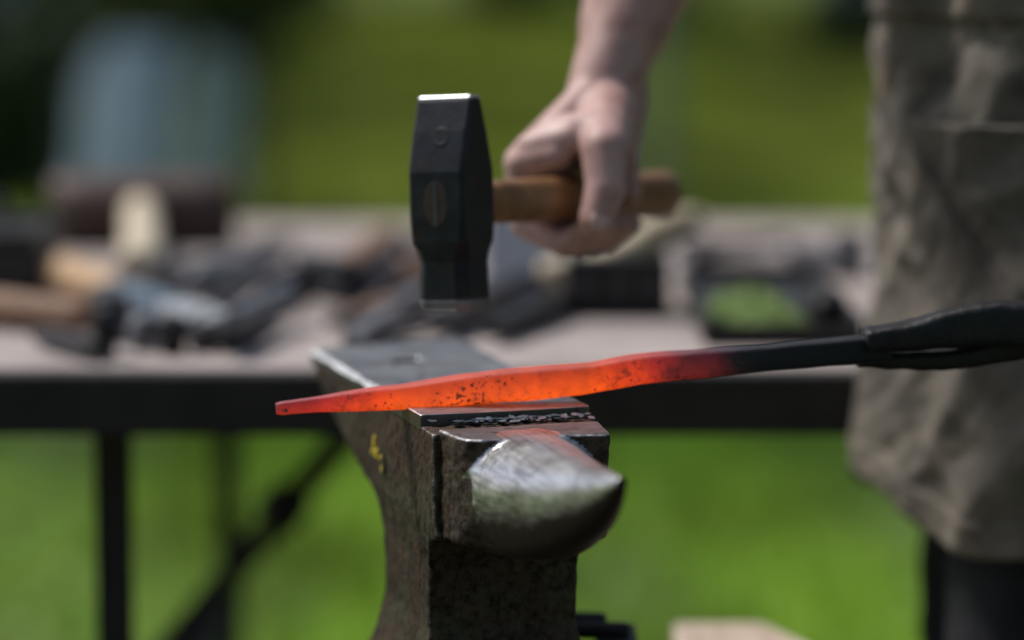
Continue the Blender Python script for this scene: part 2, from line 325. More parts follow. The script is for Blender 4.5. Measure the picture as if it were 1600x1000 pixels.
# ------------------------------------------------------------------ mesh helpers
def mesh_obj(name, verts, faces, mat, parent=None, smooth=False):
    me = bpy.data.meshes.new(name)
    me.from_pydata([tuple(v) for v in verts], [], faces); me.update()
    if smooth: me.polygons.foreach_set("use_smooth", [True] * len(me.polygons))
    o = bpy.data.objects.new(name, me); COL.objects.link(o)
    if mat: me.materials.append(mat)
    if parent: o.parent = parent
    return o
def tag(o, label=None, cat=None, group=None, kind=None):
    if label: o["label"] = label
    if cat: o["category"] = cat
    if group: o["group"] = group
    if kind: o["kind"] = kind
    return o
def thing(name, label, cat, loc=(0, 0, 0), group=None, rotz=0.0):
    e = bpy.data.objects.new(name, None); COL.objects.link(e); e.empty_display_size = 0.05
    e.location = loc; e.rotation_euler = (0, 0, rotz)
    return tag(e, label, cat, group)
class MB:
    def __init__(s): s.v = []; s.f = []
    def add(s, v, f):
        k = len(s.v); s.v += [Vector(p) for p in v]; s.f += [tuple(i + k for i in q) for q in f]; return s
    def box(s, c, d, rot=None):
        c = Vector(c); d = Vector(d) / 2; vs = []
        for z in (-1, 1):
            for y in (-1, 1):
                for x in (-1, 1):
                    p = Vector((x * d.x, y * d.y, z * d.z))
                    if rot is not None: p = rot @ p
                    vs.append(c + p)
        return s.add(vs, [(0, 2, 3, 1), (4, 5, 7, 6), (0, 1, 5, 4), (2, 6, 7, 3), (0, 4, 6, 2), (1, 3, 7, 5)])
    def tube(s, pts, rad, n=12, up=(0, 0, 1), prof=None, caps=True):
        """sweep; rad: list of (a, b) half sizes across / along up; prof: unit outline"""
        pts = [Vector(p) for p in pts]; up = Vector(up); rings = []
        if prof is None: prof = [(math.cos(2 * math.pi * k / n), math.sin(2 * math.pi * k / n)) for k in range(n)]
        n = len(prof); vs = []
        for i, p in enumerate(pts):
            t = (pts[min(i + 1, len(pts) - 1)] - pts[max(i - 1, 0)]).normalized()
            x = t.cross(up)
            if x.length < 1e-4: x = t.cross(Vector((0, 1, 0.01)))
            x.normalize(); y = x.cross(t).normalized()
            r = rad[i] if isinstance(rad, (list, tuple)) else rad
            if not isinstance(r, (list, tuple)): r = (r, r)
            vs += [p + x * (c * r[0]) + y * (d * r[1]) for c, d in prof]
        fs = []
        for i in range(len(pts) - 1):
            for k in range(n):
                a = i * n + k; b = i * n + (k + 1) % n
                fs.append((a, b, b + n, a + n))
        if caps:
            fs.append(tuple(range(n - 1, -1, -1))); m = (len(pts) - 1) * n
            fs.append(tuple(range(m, m + n)))
        return s.add(vs, fs)
    def capsule(s, p0, r0, p1, r1, n=16, flat=None):
        """tapered capsule; flat=(dir, factor) squashes along dir"""
        p0 = Vector(p0); p1 = Vector(p1); t = (p1 - p0); L = t.length
        t = t / L if L > 1e-6 else Vector((0, 0, 1))
        x = t.cross(Vector((0.31, 0.17, 0.93)));  x.normalize(); y = t.cross(x)
        vs = []; m = 5; rings = []
        for k in range(m + 1):
            a = -math.pi / 2 + (math.pi / 2) * k / m; rings.append((p0 + t * (r0 * math.sin(a)), max(r0 * math.cos(a), 1e-5)))
        for k in range(m + 1):
            a = (math.pi / 2) * k / m; rings.append((p1 + t * (r1 * math.sin(a)), max(r1 * math.cos(a), 1e-5)))
        for c, r in rings:
            for k in range(n):
                a = 2 * math.pi * k / n; d = x * (r * math.cos(a)) + y * (r * math.sin(a))
                if flat: fd = Vector(flat[0]).normalized(); d -= fd * d.dot(fd) * (1 - flat[1])
                vs.append(c + d)
        fs = []
        for i in range(len(rings) - 1):
            for k in range(n):
                a = i * n + k; b = i * n + (k + 1) % n; fs.append((a, b, b + n, a + n))
        fs.append(tuple(range(n - 1, -1, -1))); q = (len(rings) - 1) * n; fs.append(tuple(range(q, q + n)))
        return s.add(vs, fs)
    def ell(s, c, r, rot=None, nu=20, nv=12):
        c = Vector(c); vs = []
        for j in range(nv + 1):
            b = -math.pi / 2 + math.pi * j / nv
            for i in range(nu):
                a = 2 * math.pi * i / nu; cb = max(math.cos(b), 1e-4)
                p = Vector((r[0] * cb * math.cos(a), r[1] * cb * math.sin(a), r[2] * math.sin(b)))
                vs.append(c + (rot @ p if rot is not None else p))
        fs = []
        for j in range(nv):
            for i in range(nu):
                a = j * nu + i; b = j * nu + (i + 1) % nu; fs.append((a, b, b + nu, a + nu))
        fs.append(tuple(range(nu - 1, -1, -1))); q = nv * nu; fs.append(tuple(range(q, q + nu)))
        return s.add(vs, fs)
    def prism(s, outline, a, b):
        """outline: list of Vectors on one side; extruded from +a to +b (vectors)"""
        n = len(outline); a = Vector(a); b = Vector(b)
        vs = [Vector(p) + a for p in outline] + [Vector(p) + b for p in outline]
        fs = [tuple(range(n - 1, -1, -1)), tuple(range(n, 2 * n))]
        fs += [(i, (i + 1) % n, n + (i + 1) % n, n + i) for i in range(n)]
        return s.add(vs, fs)
    def build(s, name, mat, parent=None, smooth=False, bevel=0.0, seg=2, recalc=True):
        o = mesh_obj(name, s.v, s.f, mat, parent, smooth)
        if recalc:
            b = bmesh.new(); b.from_mesh(o.data); bmesh.ops.recalc_face_normals(b, faces=b.faces)
            b.to_mesh(o.data); b.free()
        if bevel:
            md = o.modifiers.new("bevel", 'BEVEL'); md.width = bevel; md.segments = seg; md.limit_method = 'ANGLE'
            md.angle_limit = R(35)
        return o
    def remesh(s, voxel, smooth_it=0, fac=0.5):
        """closed parts fused into one continuous surface; returns (coords Nx3, faces)"""
        o = s.build("tmp", None)
        md = o.modifiers.new("r", 'REMESH'); md.mode = 'VOXEL'; md.voxel_size = voxel
        if smooth_it:
            sm = o.modifiers.new("s", 'SMOOTH'); sm.factor = fac; sm.iterations = smooth_it
        dg = bpy.context.evaluated_depsgraph_get(); me = bpy.data.meshes.new_from_object(o.evaluated_get(dg))
        bpy.data.objects.remove(o, do_unlink=True); return me

def mesh_np(me):
    a = np.empty(len(me.vertices) * 3); me.vertices.foreach_get("co", a); return a.reshape(-1, 3)
def mesh_no(me):
    a = np.empty(len(me.vertices) * 3); me.vertex_normals.foreach_get("vector", a) if hasattr(me, "vertex_normals") else me.vertices.foreach_get("normal", a)
    return a.reshape(-1, 3)
def from_mesh(name, me, mat, parent=None, smooth=True):
    me.name = name; o = bpy.data.objects.new(name, me); COL.objects.link(o)
    me.materials.clear(); me.materials.append(mat)
    me.polygons.foreach_set("use_smooth", [smooth] * len(me.polygons)); me.update()
    if parent: o.parent = parent
    return o
def rough_up(me, terms, fade=None):
    """push vertices along normals by summed fractal noise"""
    co = mesh_np(me); no = mesh_no(me)
    d = np.zeros(len(co))
    for amp, sc, pw in terms:
        v = np.array([mnoise.noise(Vector(p) * sc) for p in co.tolist()])
        d += amp * (np.sign(v) * np.abs(v) ** pw if pw != 1 else v)
    if fade is not None: d *= fade(co)
    co = co + no * d[:, None]
    me.vertices.foreach_set("co", co.ravel()); me.update()

# ================================================================== SETTING
# ground
g = mesh_obj("ground", [(-300, -300, 0), (300, -300, 0), (300, 300, 0), (-300, 300, 0)], [(0, 1, 2, 3)], M['grass_ground'])
tag(g, kind="structure")
vs = [(0.15, 1.0, .012)]; nd = 96
for ring, (k_, z_) in enumerate(((.5, .012), (.9, .008), (1.0, -.004))):
    for k in range(nd):
        a = 2 * math.pi * k / nd; rr_ = k_ * (1 + .10 * mnoise.noise(Vector((math.cos(a) * 2, math.sin(a) * 2, 5))))
        vs.append((0.15 + 4.2 * rr_ * math.cos(a), 1.0 + 3.9 * rr_ * math.sin(a), z_))
fs = [(0, 1 + k, 1 + (k + 1) % nd) for k in range(nd)] + [(1 + r_ * nd + k, 1 + (r_ + 1) * nd + k, 1 + (r_ + 1) * nd + (k + 1) % nd, 1 + r_ * nd + (k + 1) % nd) for r_ in range(2) for k in range(nd)]
tag(mesh_obj("added_dark_floor", vs, fs, M['added_earth']), kind="structure")  # unseen dark patch, added to cut green bounce onto the horn
# grass blades over the part of the lawn in view
rng = np.random.default_rng(4)
def grass():
    n = 170000
    y = 4.7 * (46 / 4.7) ** rng.random(n); half = 1.5 + y * 0.5
    x = (rng.random(n) * 2 - 1) * half
    h = (0.035 + 0.05 * rng.random(n)) * (0.8 + y * 0.03); wd = 0.006 * (0.7 + y * 0.12)
    a = rng.random(n) * 2 * np.pi; lean = 0.6 * h * rng.random(n); b = rng.random(n) * 2 * np.pi
    v = np.empty((n, 3, 3))
    v[:, 0] = np.stack([x - wd * np.cos(a), y - wd * np.sin(a), np.full(n, -.005)], 1)
    v[:, 1] = np.stack([x + wd * np.cos(a), y + wd * np.sin(a), np.full(n, -.005)], 1)
    v[:, 2] = np.stack([x + lean * np.cos(b), y + lean * np.sin(b), h], 1)
    me = bpy.data.meshes.new("grass"); me.vertices.add(n * 3); me.vertices.foreach_set("co", v.ravel())
    me.loops.add(n * 3); me.loops.foreach_set("vertex_index", np.arange(n * 3, dtype=np.int32))
    me.polygons.add(n); me.polygons.foreach_set("loop_start", np.arange(n, dtype=np.int32) * 3)
    me.update(calc_edges=True); me.validate()
    me.materials.append(M['grass'])
    o = bpy.data.objects.new("grass", me); COL.objects.link(o)
    tag(o, "short green grass covering the field behind the workbench", "grass", kind="stuff")
grass()

# trees / shrubs
def leaf_cloud(clumps, per, size, seed):
    r = random.Random(seed); vs = []; fs = []
    for (c, rad) in clumps:
        for _ in range(per):
            d = Vector((r.gauss(0, 1), r.gauss(0, 1), r.gauss(0, 1))).normalized() * rad * (r.random() ** 0.45)
            p = Vector(c) + d
            q = Quaternion((r.gauss(0, 1), r.gauss(0, 1), r.gauss(0, 1), r.gauss(0, 1))).normalized()
            s = size * r.uniform(.6, 1.3); k = len(vs)
            for t in ((-1, 0, 0), (0, -.5, .12), (1, 0, 0), (0, .5, .12)): vs.append(p + q @ (Vector(t) * s))
            fs.append((k, k + 1, k + 2, k + 3))
    return vs, fs
def tree(loc, label, h, seed, mat, group, crown_lo=0.3, rad=1.6):
    r = random.Random(seed); t = thing("tree", label, "tree", loc, group)
    mb = MB(); pts = [Vector((0, 0, -.1))]; 
    for k in range(1, 7): pts.append(Vector((r.uniform(-.12, .12) * k * .4, r.uniform(-.12, .12) * k * .4, h * .8 * k / 6)))
    mb.tube(pts, [h * .028 * (1 - .13 * k) for k in range(7)], 10)
    clumps = []
    for k in range(13):
        z = h * (crown_lo + (1 - crown_lo) * r.random()); a = r.random() * 6.28; q = rad * r.uniform(.35, 1) * (1.15 - abs(z / h - .6))
        e = Vector((q * math.cos(a), q * math.sin(a), z)); b = pts[min(6, max(1, int(z / h * 6)))]
        mb.tube([b - Vector((0, 0, .3)), (b + e) / 2 + Vector((0, 0, .15)), e], [h * .010, h * .007, h * .002], 6)
        clumps.append((e, rad * r.uniform(.32, .52)))
    mb.build("trunk", M['bark'], t, True)
    vs, fs = leaf_cloud(clumps, 330, .11, seed); mesh_obj("crown", vs, fs, mat, t)
def shrub(loc, label, rx, h, seed, mat, per=200):
    r = random.Random(seed); t = thing("shrub", label, "shrub", loc, "shrubs along the far edge of the lawn")
    mb = MB(); clumps = []
    for k in range(12):
        e = Vector((r.uniform(-rx, rx), r.uniform(-rx, rx) * .6, h * r.uniform(.2, .85)))
        mb.tube([(e.x * .15, e.y * .15, -.05), (e.x * .5, e.y * .5, e.z * .5), e], [.03, .02, .008], 6); clumps.append((e, h * .32))
    mb.build("stem", M['bark'], t, True)
    vs, fs = leaf_cloud(clumps, per, .09, seed); mesh_obj("foliage", vs, fs, mat, t)
GT = "trees around the lawn"
for i, (x, y, h, lo, rad, lab) in enumerate((
        (-6.8, 23, 8, .30, 2.5, "leafy tree left of the field whose shade falls behind the mallet"),
        (-3.6, 10.3, 8, .42, 2.1, "leafy tree left of the bench whose shade falls on the grass behind it"),
        (-1.62, 9.8, 8.5, .44, 2.5, "leafy tree close behind the bench just outside the left edge of the picture"),

        (-1.9, 36, 8, .12, 2.6, "dark leafy tree at the top of the lawn left of the hammer head"),
        (-5.6, 24, 7, .10, 2.4, "dark leafy tree at the left edge of the picture"),
        (1.6, 44, 9, .10, 3.0, "leafy tree beyond the lawn above the hammer handle"),
        (5.0, 47, 9, .10, 3.0, "leafy tree far behind the smith beyond the lawn"),
        (-6.5, 46, 9, .12, 3.0, "leafy tree beyond the grey tent"))):
    tree((x, y, 0), lab, h, 10 + i, M['leaf_dark' if i % 2 == 0 else 'leaf_mid'], GT, lo, rad)
for i, (x, y) in enumerate(((-7.5, -6.5), (-3.6, -8.5), (0.4, -7.5), (4.2, -8.0), (8.0, -5.5))):  # unseen row added behind the camera so viewer-facing sides get less sky light
    tree((x, y, 0), ("unseen dense tree added behind the viewer to block sky light, far left", "unseen dense tree added behind the viewer to block sky light, left of the middle", "unseen dense tree added straight behind the viewer to block sky light",
                      "unseen dense tree added behind the viewer to block sky light, right of the middle", "unseen dense tree added behind the viewer to block sky light, far right")[i], 9.5, 70 + i, M['leaf_dark'], GT, .10, 3.2)
for i, (x, y, rx, h, lab) in enumerate((
        (-1.75, 21, 0.55, 0.9, "low dark shrub on the lawn left of the hammer head"),
        (-1.84, 12.7, 0.22, 0.75, "small dark shrub at the left edge just behind the bench"),
        (-2.6, 25, 0.45, 0.7, "low dark shrub above the pale cloths"),
        (-3.15, 17.5, 0.35, 0.8, "low dark shrub at the left edge behind the mallet"),
        (-3.5, 29, 0.5, 0.8, "low dark shrub in front of the grey tent"),
        (0.8, 36, 1.2, 0.9, "low dark shrub far behind the arm"),
        (2.6, 24, 0.5, 0.55, "low dark shrub beside the blue barrel"))):
    shrub((x, y, 0), lab, rx, h, 40 + i, M['leaf_mid' if i in (0, 2) else 'leaf_dark'], 130 if i == 0 else 200)

# far grey tent
t = thing("market_tent", "pale blue-grey tent far off at the top left corner", "tent", (-5.4, 38.0, 0))
mb = MB(); mb.box((0, 0, 1.1), (3.4, 3.0, 2.16)); mb.build("wall", M['tent'], t, bevel=.02)
MB().add([(-1.85, -1.65, 2.2), (1.85, -1.65, 2.2), (1.85, 1.65, 2.2), (-1.85, 1.65, 2.2), (0, 0, 3.3), (-1.85, -1.65, 2.0), (1.85, -1.65, 2.0), (1.85, 1.65, 2.0), (-1.85, 1.65, 2.0)],
     [(0, 1, 4), (1, 2, 4), (2, 3, 4), (3, 0, 4), (0, 5, 6, 1), (1, 6, 7, 2), (2, 7, 8, 3), (3, 8, 5, 0)]).build("roof", M['tent'], t)
for sx in (-1, 1):
    for sy in (-1, 1): MB().tube([(sx * 1.78, sy * 1.58, 0), (sx * 1.78, sy * 1.58, 2.1)], .025, 8).build("pole", M['grey_steel'], t)

# blue barrel near the apron's upper edge
t = thing("barrel", "dark blue plastic barrel far behind the smith's apron", "barrel", (2.66, 26.5, 0))
prof = [(.0, .26), (.03, .275), (.12, .29), (.27, .295), (.285, .305), (.30, .295), (.56, .295), (.575, .305), (.59, .295), (.76, .29), (.85, .275), (.88, .255)]
MB().tube([(0, 0, z) for z, r in prof], [r for z, r in prof], 32, up=(0, 1, 0)).build("drum", M['blue_plastic'], t, True)
MB().tube([(0, 0, .875), (0, 0, .90)], [.262, .262], 32, up=(0, 1, 0)).build("lid", M['black_paint'], t)

# fence post behind the wrist
t = thing("fence_post", "pale grey-green post on the lawn right of the wrist", "post", PZ(1027, 346, 0))
MB().box((0, 0, .55), (.085, .085, 1.14)).build("shaft", M['post'], t, bevel=.006)
MB().add([(-.05, -.05, 1.12), (.05, -.05, 1.12), (.05, .05, 1.12), (-.05, .05, 1.12), (0, 0, 1.17)], [(0, 1, 4), (1, 2, 4), (2, 3, 4), (3, 0, 4), (3, 2, 1, 0)]).build("cap", M['post'], t)

# drying rack with two cloths (upper left, far behind the bench)
D8 = 8.6
def cloth(name, x0, x1, ztop, zbot, dy, mat, label, seed):
    nx, nz = 40, 30; vs = []
    for j in range(nz + 1):
        for i in range(nx + 1):
            u = i / nx; v = j / nz; x = x0 + (x1 - x0) * u
            f = .05 * math.sin(u * 7 + seed) + .012 * math.sin(u * 15 + 2 * seed) + .03 * mnoise.noise(Vector((u * 3, v * 2, seed)))
            vs.append((x + .01 * math.sin(v * 5 + u * 9), dy + f * (0.25 + v) - .03 - .25 * v, ztop - (.16 * abs(2 * u - 1) ** 3 * (1 - v) if seed > 2 else .14 * max(0, 1 - 3 * u) ** 2 * (1 - v)) + (zbot - ztop) * v + (.025 * math.sin(u * 6 + seed) * v)))
    fs = [(j * (nx + 1) + i, j * (nx + 1) + i + 1, (j + 1) * (nx + 1) + i + 1, (j + 1) * (nx + 1) + i) for j in range(nz) for i in range(nx)]
    o = mesh_obj(name, vs, fs, mat, None, True); md = o.modifiers.new("s", 'SOLIDIFY'); md.thickness = .004
    tag(o, label, "cloth", "cloths on the rack"); return o
xl = PD(122, 60, D8).x; xm = PD(270, 60, D8).x; xr = PD(385, 60, D8).x; zt = PD(200, 62, D8).z
t = thing("drying_rack", "low wooden rack behind the bench carrying the pale cloths", "rack", ((xl + xr) / 2, D8, 0))
for sx in (-1, 1):
    for sy in (-1, 1): MB().tube([(sx * .25, sy * .10 - .20 * (sy < 0), 0), (sx * .25, 0, zt - .02)], .012, 8).build("leg", M['dark_frame'], t)
MB().tube([(-.27, 0, zt - .012), (.27, 0, zt - .012)], .011, 8, up=(0, 1, 0)).build("rail", M['dark_frame'], t)
cloth("hanging_cloth", xl, xm, zt, .34, D8 - .02, M['blue_cloth'], "pale blue-grey cloth hanging behind the bench above the mallet, left one", 1.0)
cloth("hanging_cloth", xm + .005, xr, zt - .015, .40, D8 - .01, M['green_cloth_pale'], "pale grey-green cloth hanging beside the blue-grey cloth, right one", 2.3)

# ================================================================== WORKBENCH
TZ = 0.75
bench = thing("workbench", "long weathered plank workbench with dark rail and steel legs behind the anvil", "workbench", (0.3, 3.45, 0))
BF, BB = PZ(800, 573, TZ).y, PZ(900, 343, TZ).y
npl = 6; pw = (BB - BF) / npl; rnd = random.Random(3)
def loc(o_parent, p): return Vector(p) - o_parent.location
for k in range(npl):
    x0, x1 = -.92 + rnd.uniform(-.03, .03), 1.55 + rnd.uniform(-.03, .03)
    yc = BF + pw * (k + .5)
    mb = MB(); mb.box(loc(bench, ((x0 + x1) / 2, yc, TZ - .019 + rnd.uniform(-.0015, .0015))), (x1 - x0, pw - .007, .036))
    mb.build("plank", M['plank'][k % 3], bench, bevel=.004)
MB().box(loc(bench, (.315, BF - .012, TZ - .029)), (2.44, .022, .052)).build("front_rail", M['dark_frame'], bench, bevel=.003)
MB().box(loc(bench, (.315, BB - .045, TZ - .0375 - .032)), (2.30, .035, .062)).build("back_rail", M['dark_frame'], bench, bevel=.003)
XT = (PD(180, 700, BF + .1).x, 1.06)
for xt in XT:
    for yy in (BF + .085, BB - .09):
        MB().box(loc(bench, (xt, yy, .356)), (.030, .030, .712)).build("leg", M['dark_frame'], bench, bevel=.002)
    MB().box(loc(bench, (xt, (BF + BB) / 2, .32)), (.028, BB - BF - .2, .028)).build("cross_bar", M['dark_frame'], bench, bevel=.002)
    MB().box(loc(bench, (xt, (BF + BB) / 2, TZ - .055)), (.04, BB - BF - .15, .03)).build("top_bearer", M['dark_frame'], bench, bevel=.002)
DM = (BF + BB) / 2
b0 = PD(258, 1020, DM); b1 = PD(560, 656, DM); bd = (b1 - b0)
mb = MB(); mb.tube([loc(bench, b0 - bd * .12), loc(bench, b1 + bd * .28)], .015, 10); mb.build("brace", M['dark_frame'], bench)
q0 = PD(425, 815, DM - .02); q1 = PD(462, 770, DM - .02)
MB().tube([loc(bench, q0), loc(bench, q1)], .025, 12).build("brace_collar", M['dark_frame'], bench, bevel=.004)
b2 = Vector((1.06 - .0, DM, .33)); MB().tube([loc(bench, b2), loc(bench, (1.06 - (b1.x - b0.x) * 1.35, DM, .70))], .015, 10).build("brace", M['dark_frame'], bench)

def T(px, py, dz=0.0): return PZ(px, py, TZ + dz)      # point on the bench top
def tool_tongs(px0, py0, px1, py1, label, z=.012, open_=.02, mat='dark_steel', grp="steel tongs on the bench"):
    """flat-lying tongs from jaw to rein ends"""
    a = T(px0, py0, z); b = T(px1, py1, z); t = thing("tongs", label, "tongs", (a.x, a.y, TZ), grp)
    d = (b - a); L = d.length; d.normalize(); n = Vector((-d.y, d.x, 0)); o = t.location; Z = Vector((0, 0, z))
    for s in (-1, 1):
        pts = [n * s * .004, d * L * .10 + n * s * .012, d * L * .2 - n * s * .000, d * L * .32 - n * s * open_, d * L - n * s * open_ * 1.3]
        MB().tube([p + Z + Vector((0, 0, s * .004)) for p in pts], [(.008, .009), (.010, .008), (.013, .006), (.007, .007), (.0055, .0055)], 10).build("rein", M[mat], t, True)
    MB().tube([d * L * .2 + Z - Vector((0, 0, .011)), d * L * .2 + Z + Vector((0, 0, .013))], .007, 10, up=(0, 1, 0)).build("rivet", M[mat], t)
def tool_bar(name, px0, py0, px1, py1, r, mat, label, cat, z0=None, z1=None, taper=1.0, grp=None, square=False, head=None):
    z0 = r if z0 is None else z0; z1 = r if z1 is None else z1
    a = T(px0, py0, z0); b = T(px1, py1, z1); t = thing(name, label, cat, (a.x, a.y, TZ), grp); o = t.location
    prof = [(.7, .7), (-.7, .7), (-.7, -.7), (.7, -.7)] if square else None
    pts = [a.lerp(b, k / 6) - o for k in range(7)]
    MB().tube(pts, [r * (1 + (taper - 1) * k / 6) * (1 if 0 < k < 6 else .82) for k in range(7)], 14, prof=prof).build("shaft" if head else "bar", M[mat], t, not square)
    return t, a, b
# mallet: dark turned head, pale handle towards the camera
hc = T(225, 384) + Vector((0, 0, .0415)); hl = .104
t = thing("mallet", "big dark brown wooden mallet with pale handle pointing at the viewer", "mallet", (hc.x, hc.y, TZ))
ax = Vector((1, .10, 0)).normalized()
pr = [(-1, .036), (-.97, .040), (-.6, .041), (0, .042), (.6, .041), (.97, .040), (1, .036)]
MB().tube([ax * hl * s + Vector((0, 0, .0415)) for s, r in pr], [r for s, r in pr], 28).build("head", M['mallet_wood'], t, True)
e = T(222, 462) ; e = Vector((e.x, e.y, TZ - .004)) - t.location
MB().tube([Vector((0, .03, .043)), Vector((0, -.03, .043)), e.lerp(Vector((0, 0, .03)), .5) + Vector((0, 0, .017)), e + Vector((0, 0, .027)), e + Vector((0, -.004, .027))],
          [.017, .019, .022, .026, .021], 18).build("handle", M['pale_wood'], t, True)
# chisel with tan handle
a = T(72, 418, .02); b = T(335, 506, .012); t = thing("chisel", "wide chisel with tan wooden handle and blue-grey blade lying on the bench", "chisel", (a.x, a.y, TZ)); o = Vector((a.x, a.y, TZ))
A = a - o; B = b - o
MB().tube([A, A.lerp(B, .03), A.lerp(B, .2), A.lerp(B, .42), A.lerp(B, .47)], [.012, .017, .0185, .0165, .013], 16).build("handle", M['tan_wood'], t, True)
MB().tube([A.lerp(B, .45), A.lerp(B, .52), A.lerp(B, .8), A.lerp(B, 1)], [(.014, .013), (.017, .012), (.020, .010), (.021, .008)], 4, prof=[(.9, .9), (-.9, .9), (-.9, -.9), (.9, -.9)]).build("blade", M['blue_steel'], t, bevel=.002)
MB().tube([A.lerp(B, .80), A.lerp(B, 1.04)], [(.022, .012), (.023, .007)], 4, prof=[(.9, .9), (-.9, .9), (-.9, -.9), (.9, -.9)]).build("tip", M['plate'], t, bevel=.002)
# brown handle at the far left
t, a, b = tool_bar("hammer", -60, 474, 150, 496, .017, 'brown_wood', "hammer with brown handle at the left end of the bench", "hammer", head=True, taper=.9)
c = b - t.location + Vector((.012, 0, .006))
MB().box(c, (.03, .085, .036), Matrix.Rotation(.2, 3, 'Z')).build("head", M['dark_steel'], t, bevel=.005)
# black toolbox at left
p = T(8, 462); t = thing("toolbox", "black box on the bench behind the brown hammer handle", "box", (p.x - .05, p.y + .10, TZ))
MB().box((0, 0, .025), (.16, .16, .048)).build("body", M['black_paint'], t, bevel=.004)
MB().box((0, 0, .056), (.166, .166, .012)).build("lid", M['black_paint'], t, bevel=.003)
MB().tube([(-.04, -.01, .06), (-.04, -.01, .085), (.04, -.01, .085), (.04, -.01, .06)], .005, 8, up=(0, 1, 0)).build("handle", M['dark_steel'], t)
# small heads and punches at the front edge
def small_head(px, py, sx, sy, sz, mat, label, rz):
    p = T(px, py); t = thing("swage", label, "swage", (p.x, p.y, TZ), "loose steel swages on the bench", rz)
    mb = MB(); k = []
    for z, f in ((0, .72), (.05, .82), (.3, .85), (.42, 1), (.68, 1), (.95, .7), (1, .55)): k.append((z, f))
    pr = [(.6, 1), (-.6, 1), (-1, .6), (-1, -.6), (-.6, -1), (.6, -1), (1, -.6), (1, .6)]
    mb.tube([(0, 0, sz * z) for z, f in k], [(sx / 2 * f, sy / 2 * f) for z, f in k], prof=pr, up=(0, 1, 0)); mb.build("body", M[mat], t, bevel=.0015)
    MB().tube([(0, -sy * .52, sz * .55), (0, sy * .52, sz * .55)], [(sx * .2, sz * .1)] * 2, 14).build("eye_rim", M['black_steel'], t)
small_head(165, 556, .022, .03, .042, 'black_steel', "small black swage standing at the bench edge, leftmost", .1)
small_head(225, 545, .026, .026, .030, 'grey_steel', "small grey swage on the bench under the chisel blade", .5)
small_head(270, 553, .024, .024, .034, 'black_steel', "small black swage on the bench below the chisel tip", -.3)
small_head(318, 548, .02, .03, .026, 'dark_steel', "flat dark swage on the bench right of the chisel tip", .9)
# tongs and bars in the middle-left heap
tool_tongs(470, 420, 330, 515, "dark steel tongs in the heap right of the chisel", .012, .016)
tool_tongs(410, 398, 300, 470, "dark steel tongs in the heap behind the chisel blade", .012, .014)
tool_bar("drift", 300, 440, 400, 405, .014, 'grey_steel', "grey steel drift lying behind the tongs heap", "drift", taper=.6)
tool_bar("punch", 350, 505, 455, 455, .011, 'grey_steel', "grey steel punch lying across the tongs heap", "punch", z0=.03, z1=.03, taper=.7)
tool_bar("punch", 350, 530, 420, 480, .012, 'black_steel', "black steel punch at the front of the tongs heap", "punch", taper=.7)
# brown-handled hammer left of the hammer head
t, a, b = tool_bar("hammer", 532, 432, 612, 372, .018, 'brown_wood', "short hammer with brown handle on the bench left of the raised hammer", "hammer", head=True, z0=.02, z1=.022)
c = a - t.location; MB().box(c + Vector((-.012, 0, .0)), (.032, .10, .038), Matrix.Rotation(.5, 3, 'Z')).build("head", M['black_steel'], t, bevel=.005)
tool_bar("flat_bar", 548, 535, 665, 455, .012, 'grey_steel', "grey flat steel bar lying on the bench behind the anvil heel", "steel bar", square=True)
tool_tongs(880, 428, 560, 512, "long dark tongs lying across the bench behind the hammer head", .012, .022)
tool_tongs(660, 405, 540, 470, "dark tongs lying on the bench left of the hammer face", .012, .016)
tool_bar("flat_bar", 800, 440, 690, 505, .016, 'dark_steel', "dark square steel bar on the bench below the hammer", "steel bar", square=True)
tool_bar("flat_bar", 640, 390, 730, 360, .015, 'dark_steel', "dark square steel bar at the back of the bench behind the hammer", "steel bar", square=True)
tool_bar("punch", 415, 470, 470, 440, .013, 'black_steel', "black steel punch at the right end of the tongs heap", "punch", taper=.7)
tool_bar("drift", 395, 395, 455, 372, .012, 'dark_steel', "dark steel drift at the back of the tongs heap", "drift", taper=.6)
tool_tongs(345, 415, 250, 452, "dark tongs lying under the mallet handle", .012, .012)
tool_bar("flat_bar", 60, 520, 150, 545, .011, 'dark_steel', "dark flat bar at the bench edge below the brown hammer handle", "steel bar", square=True)
tool_bar("wooden_handle", 620, 480, 545, 500, .013, 'brown_wood', "loose brown wooden handle behind the anvil heel", "tool handle")
tool_bar("wooden_handle", 700, 400, 640, 432, .015, 'brown_wood', "loose brown wooden handle behind the hammer head", "tool handle")
tool_bar("flat_bar", 885, 470, 770, 515, .013, 'black_steel', "black square bar left of the iron block", "steel bar", square=True)
tool_bar("round_bar", 1240, 395, 1330, 415, .013, 'dark_steel', "dark round bar on the bench behind the tray", "steel bar")
# pale sheet plate leaning on a block
p = T(812, 432); t = thing("steel_plate", "pale sheet of steel leaning on the bench under the hammer handle", "plate", (p.x, p.y, TZ))
MB().box((0, .012, .037), (.075, .004, .078), Matrix.Rotation(-.30, 3, 'X')).build("sheet", M['plate'], t, bevel=.001)
MB().box((0, .045, .018), (.05, .035, .035)).build("prop_block", M['dark_steel'], t, bevel=.003)
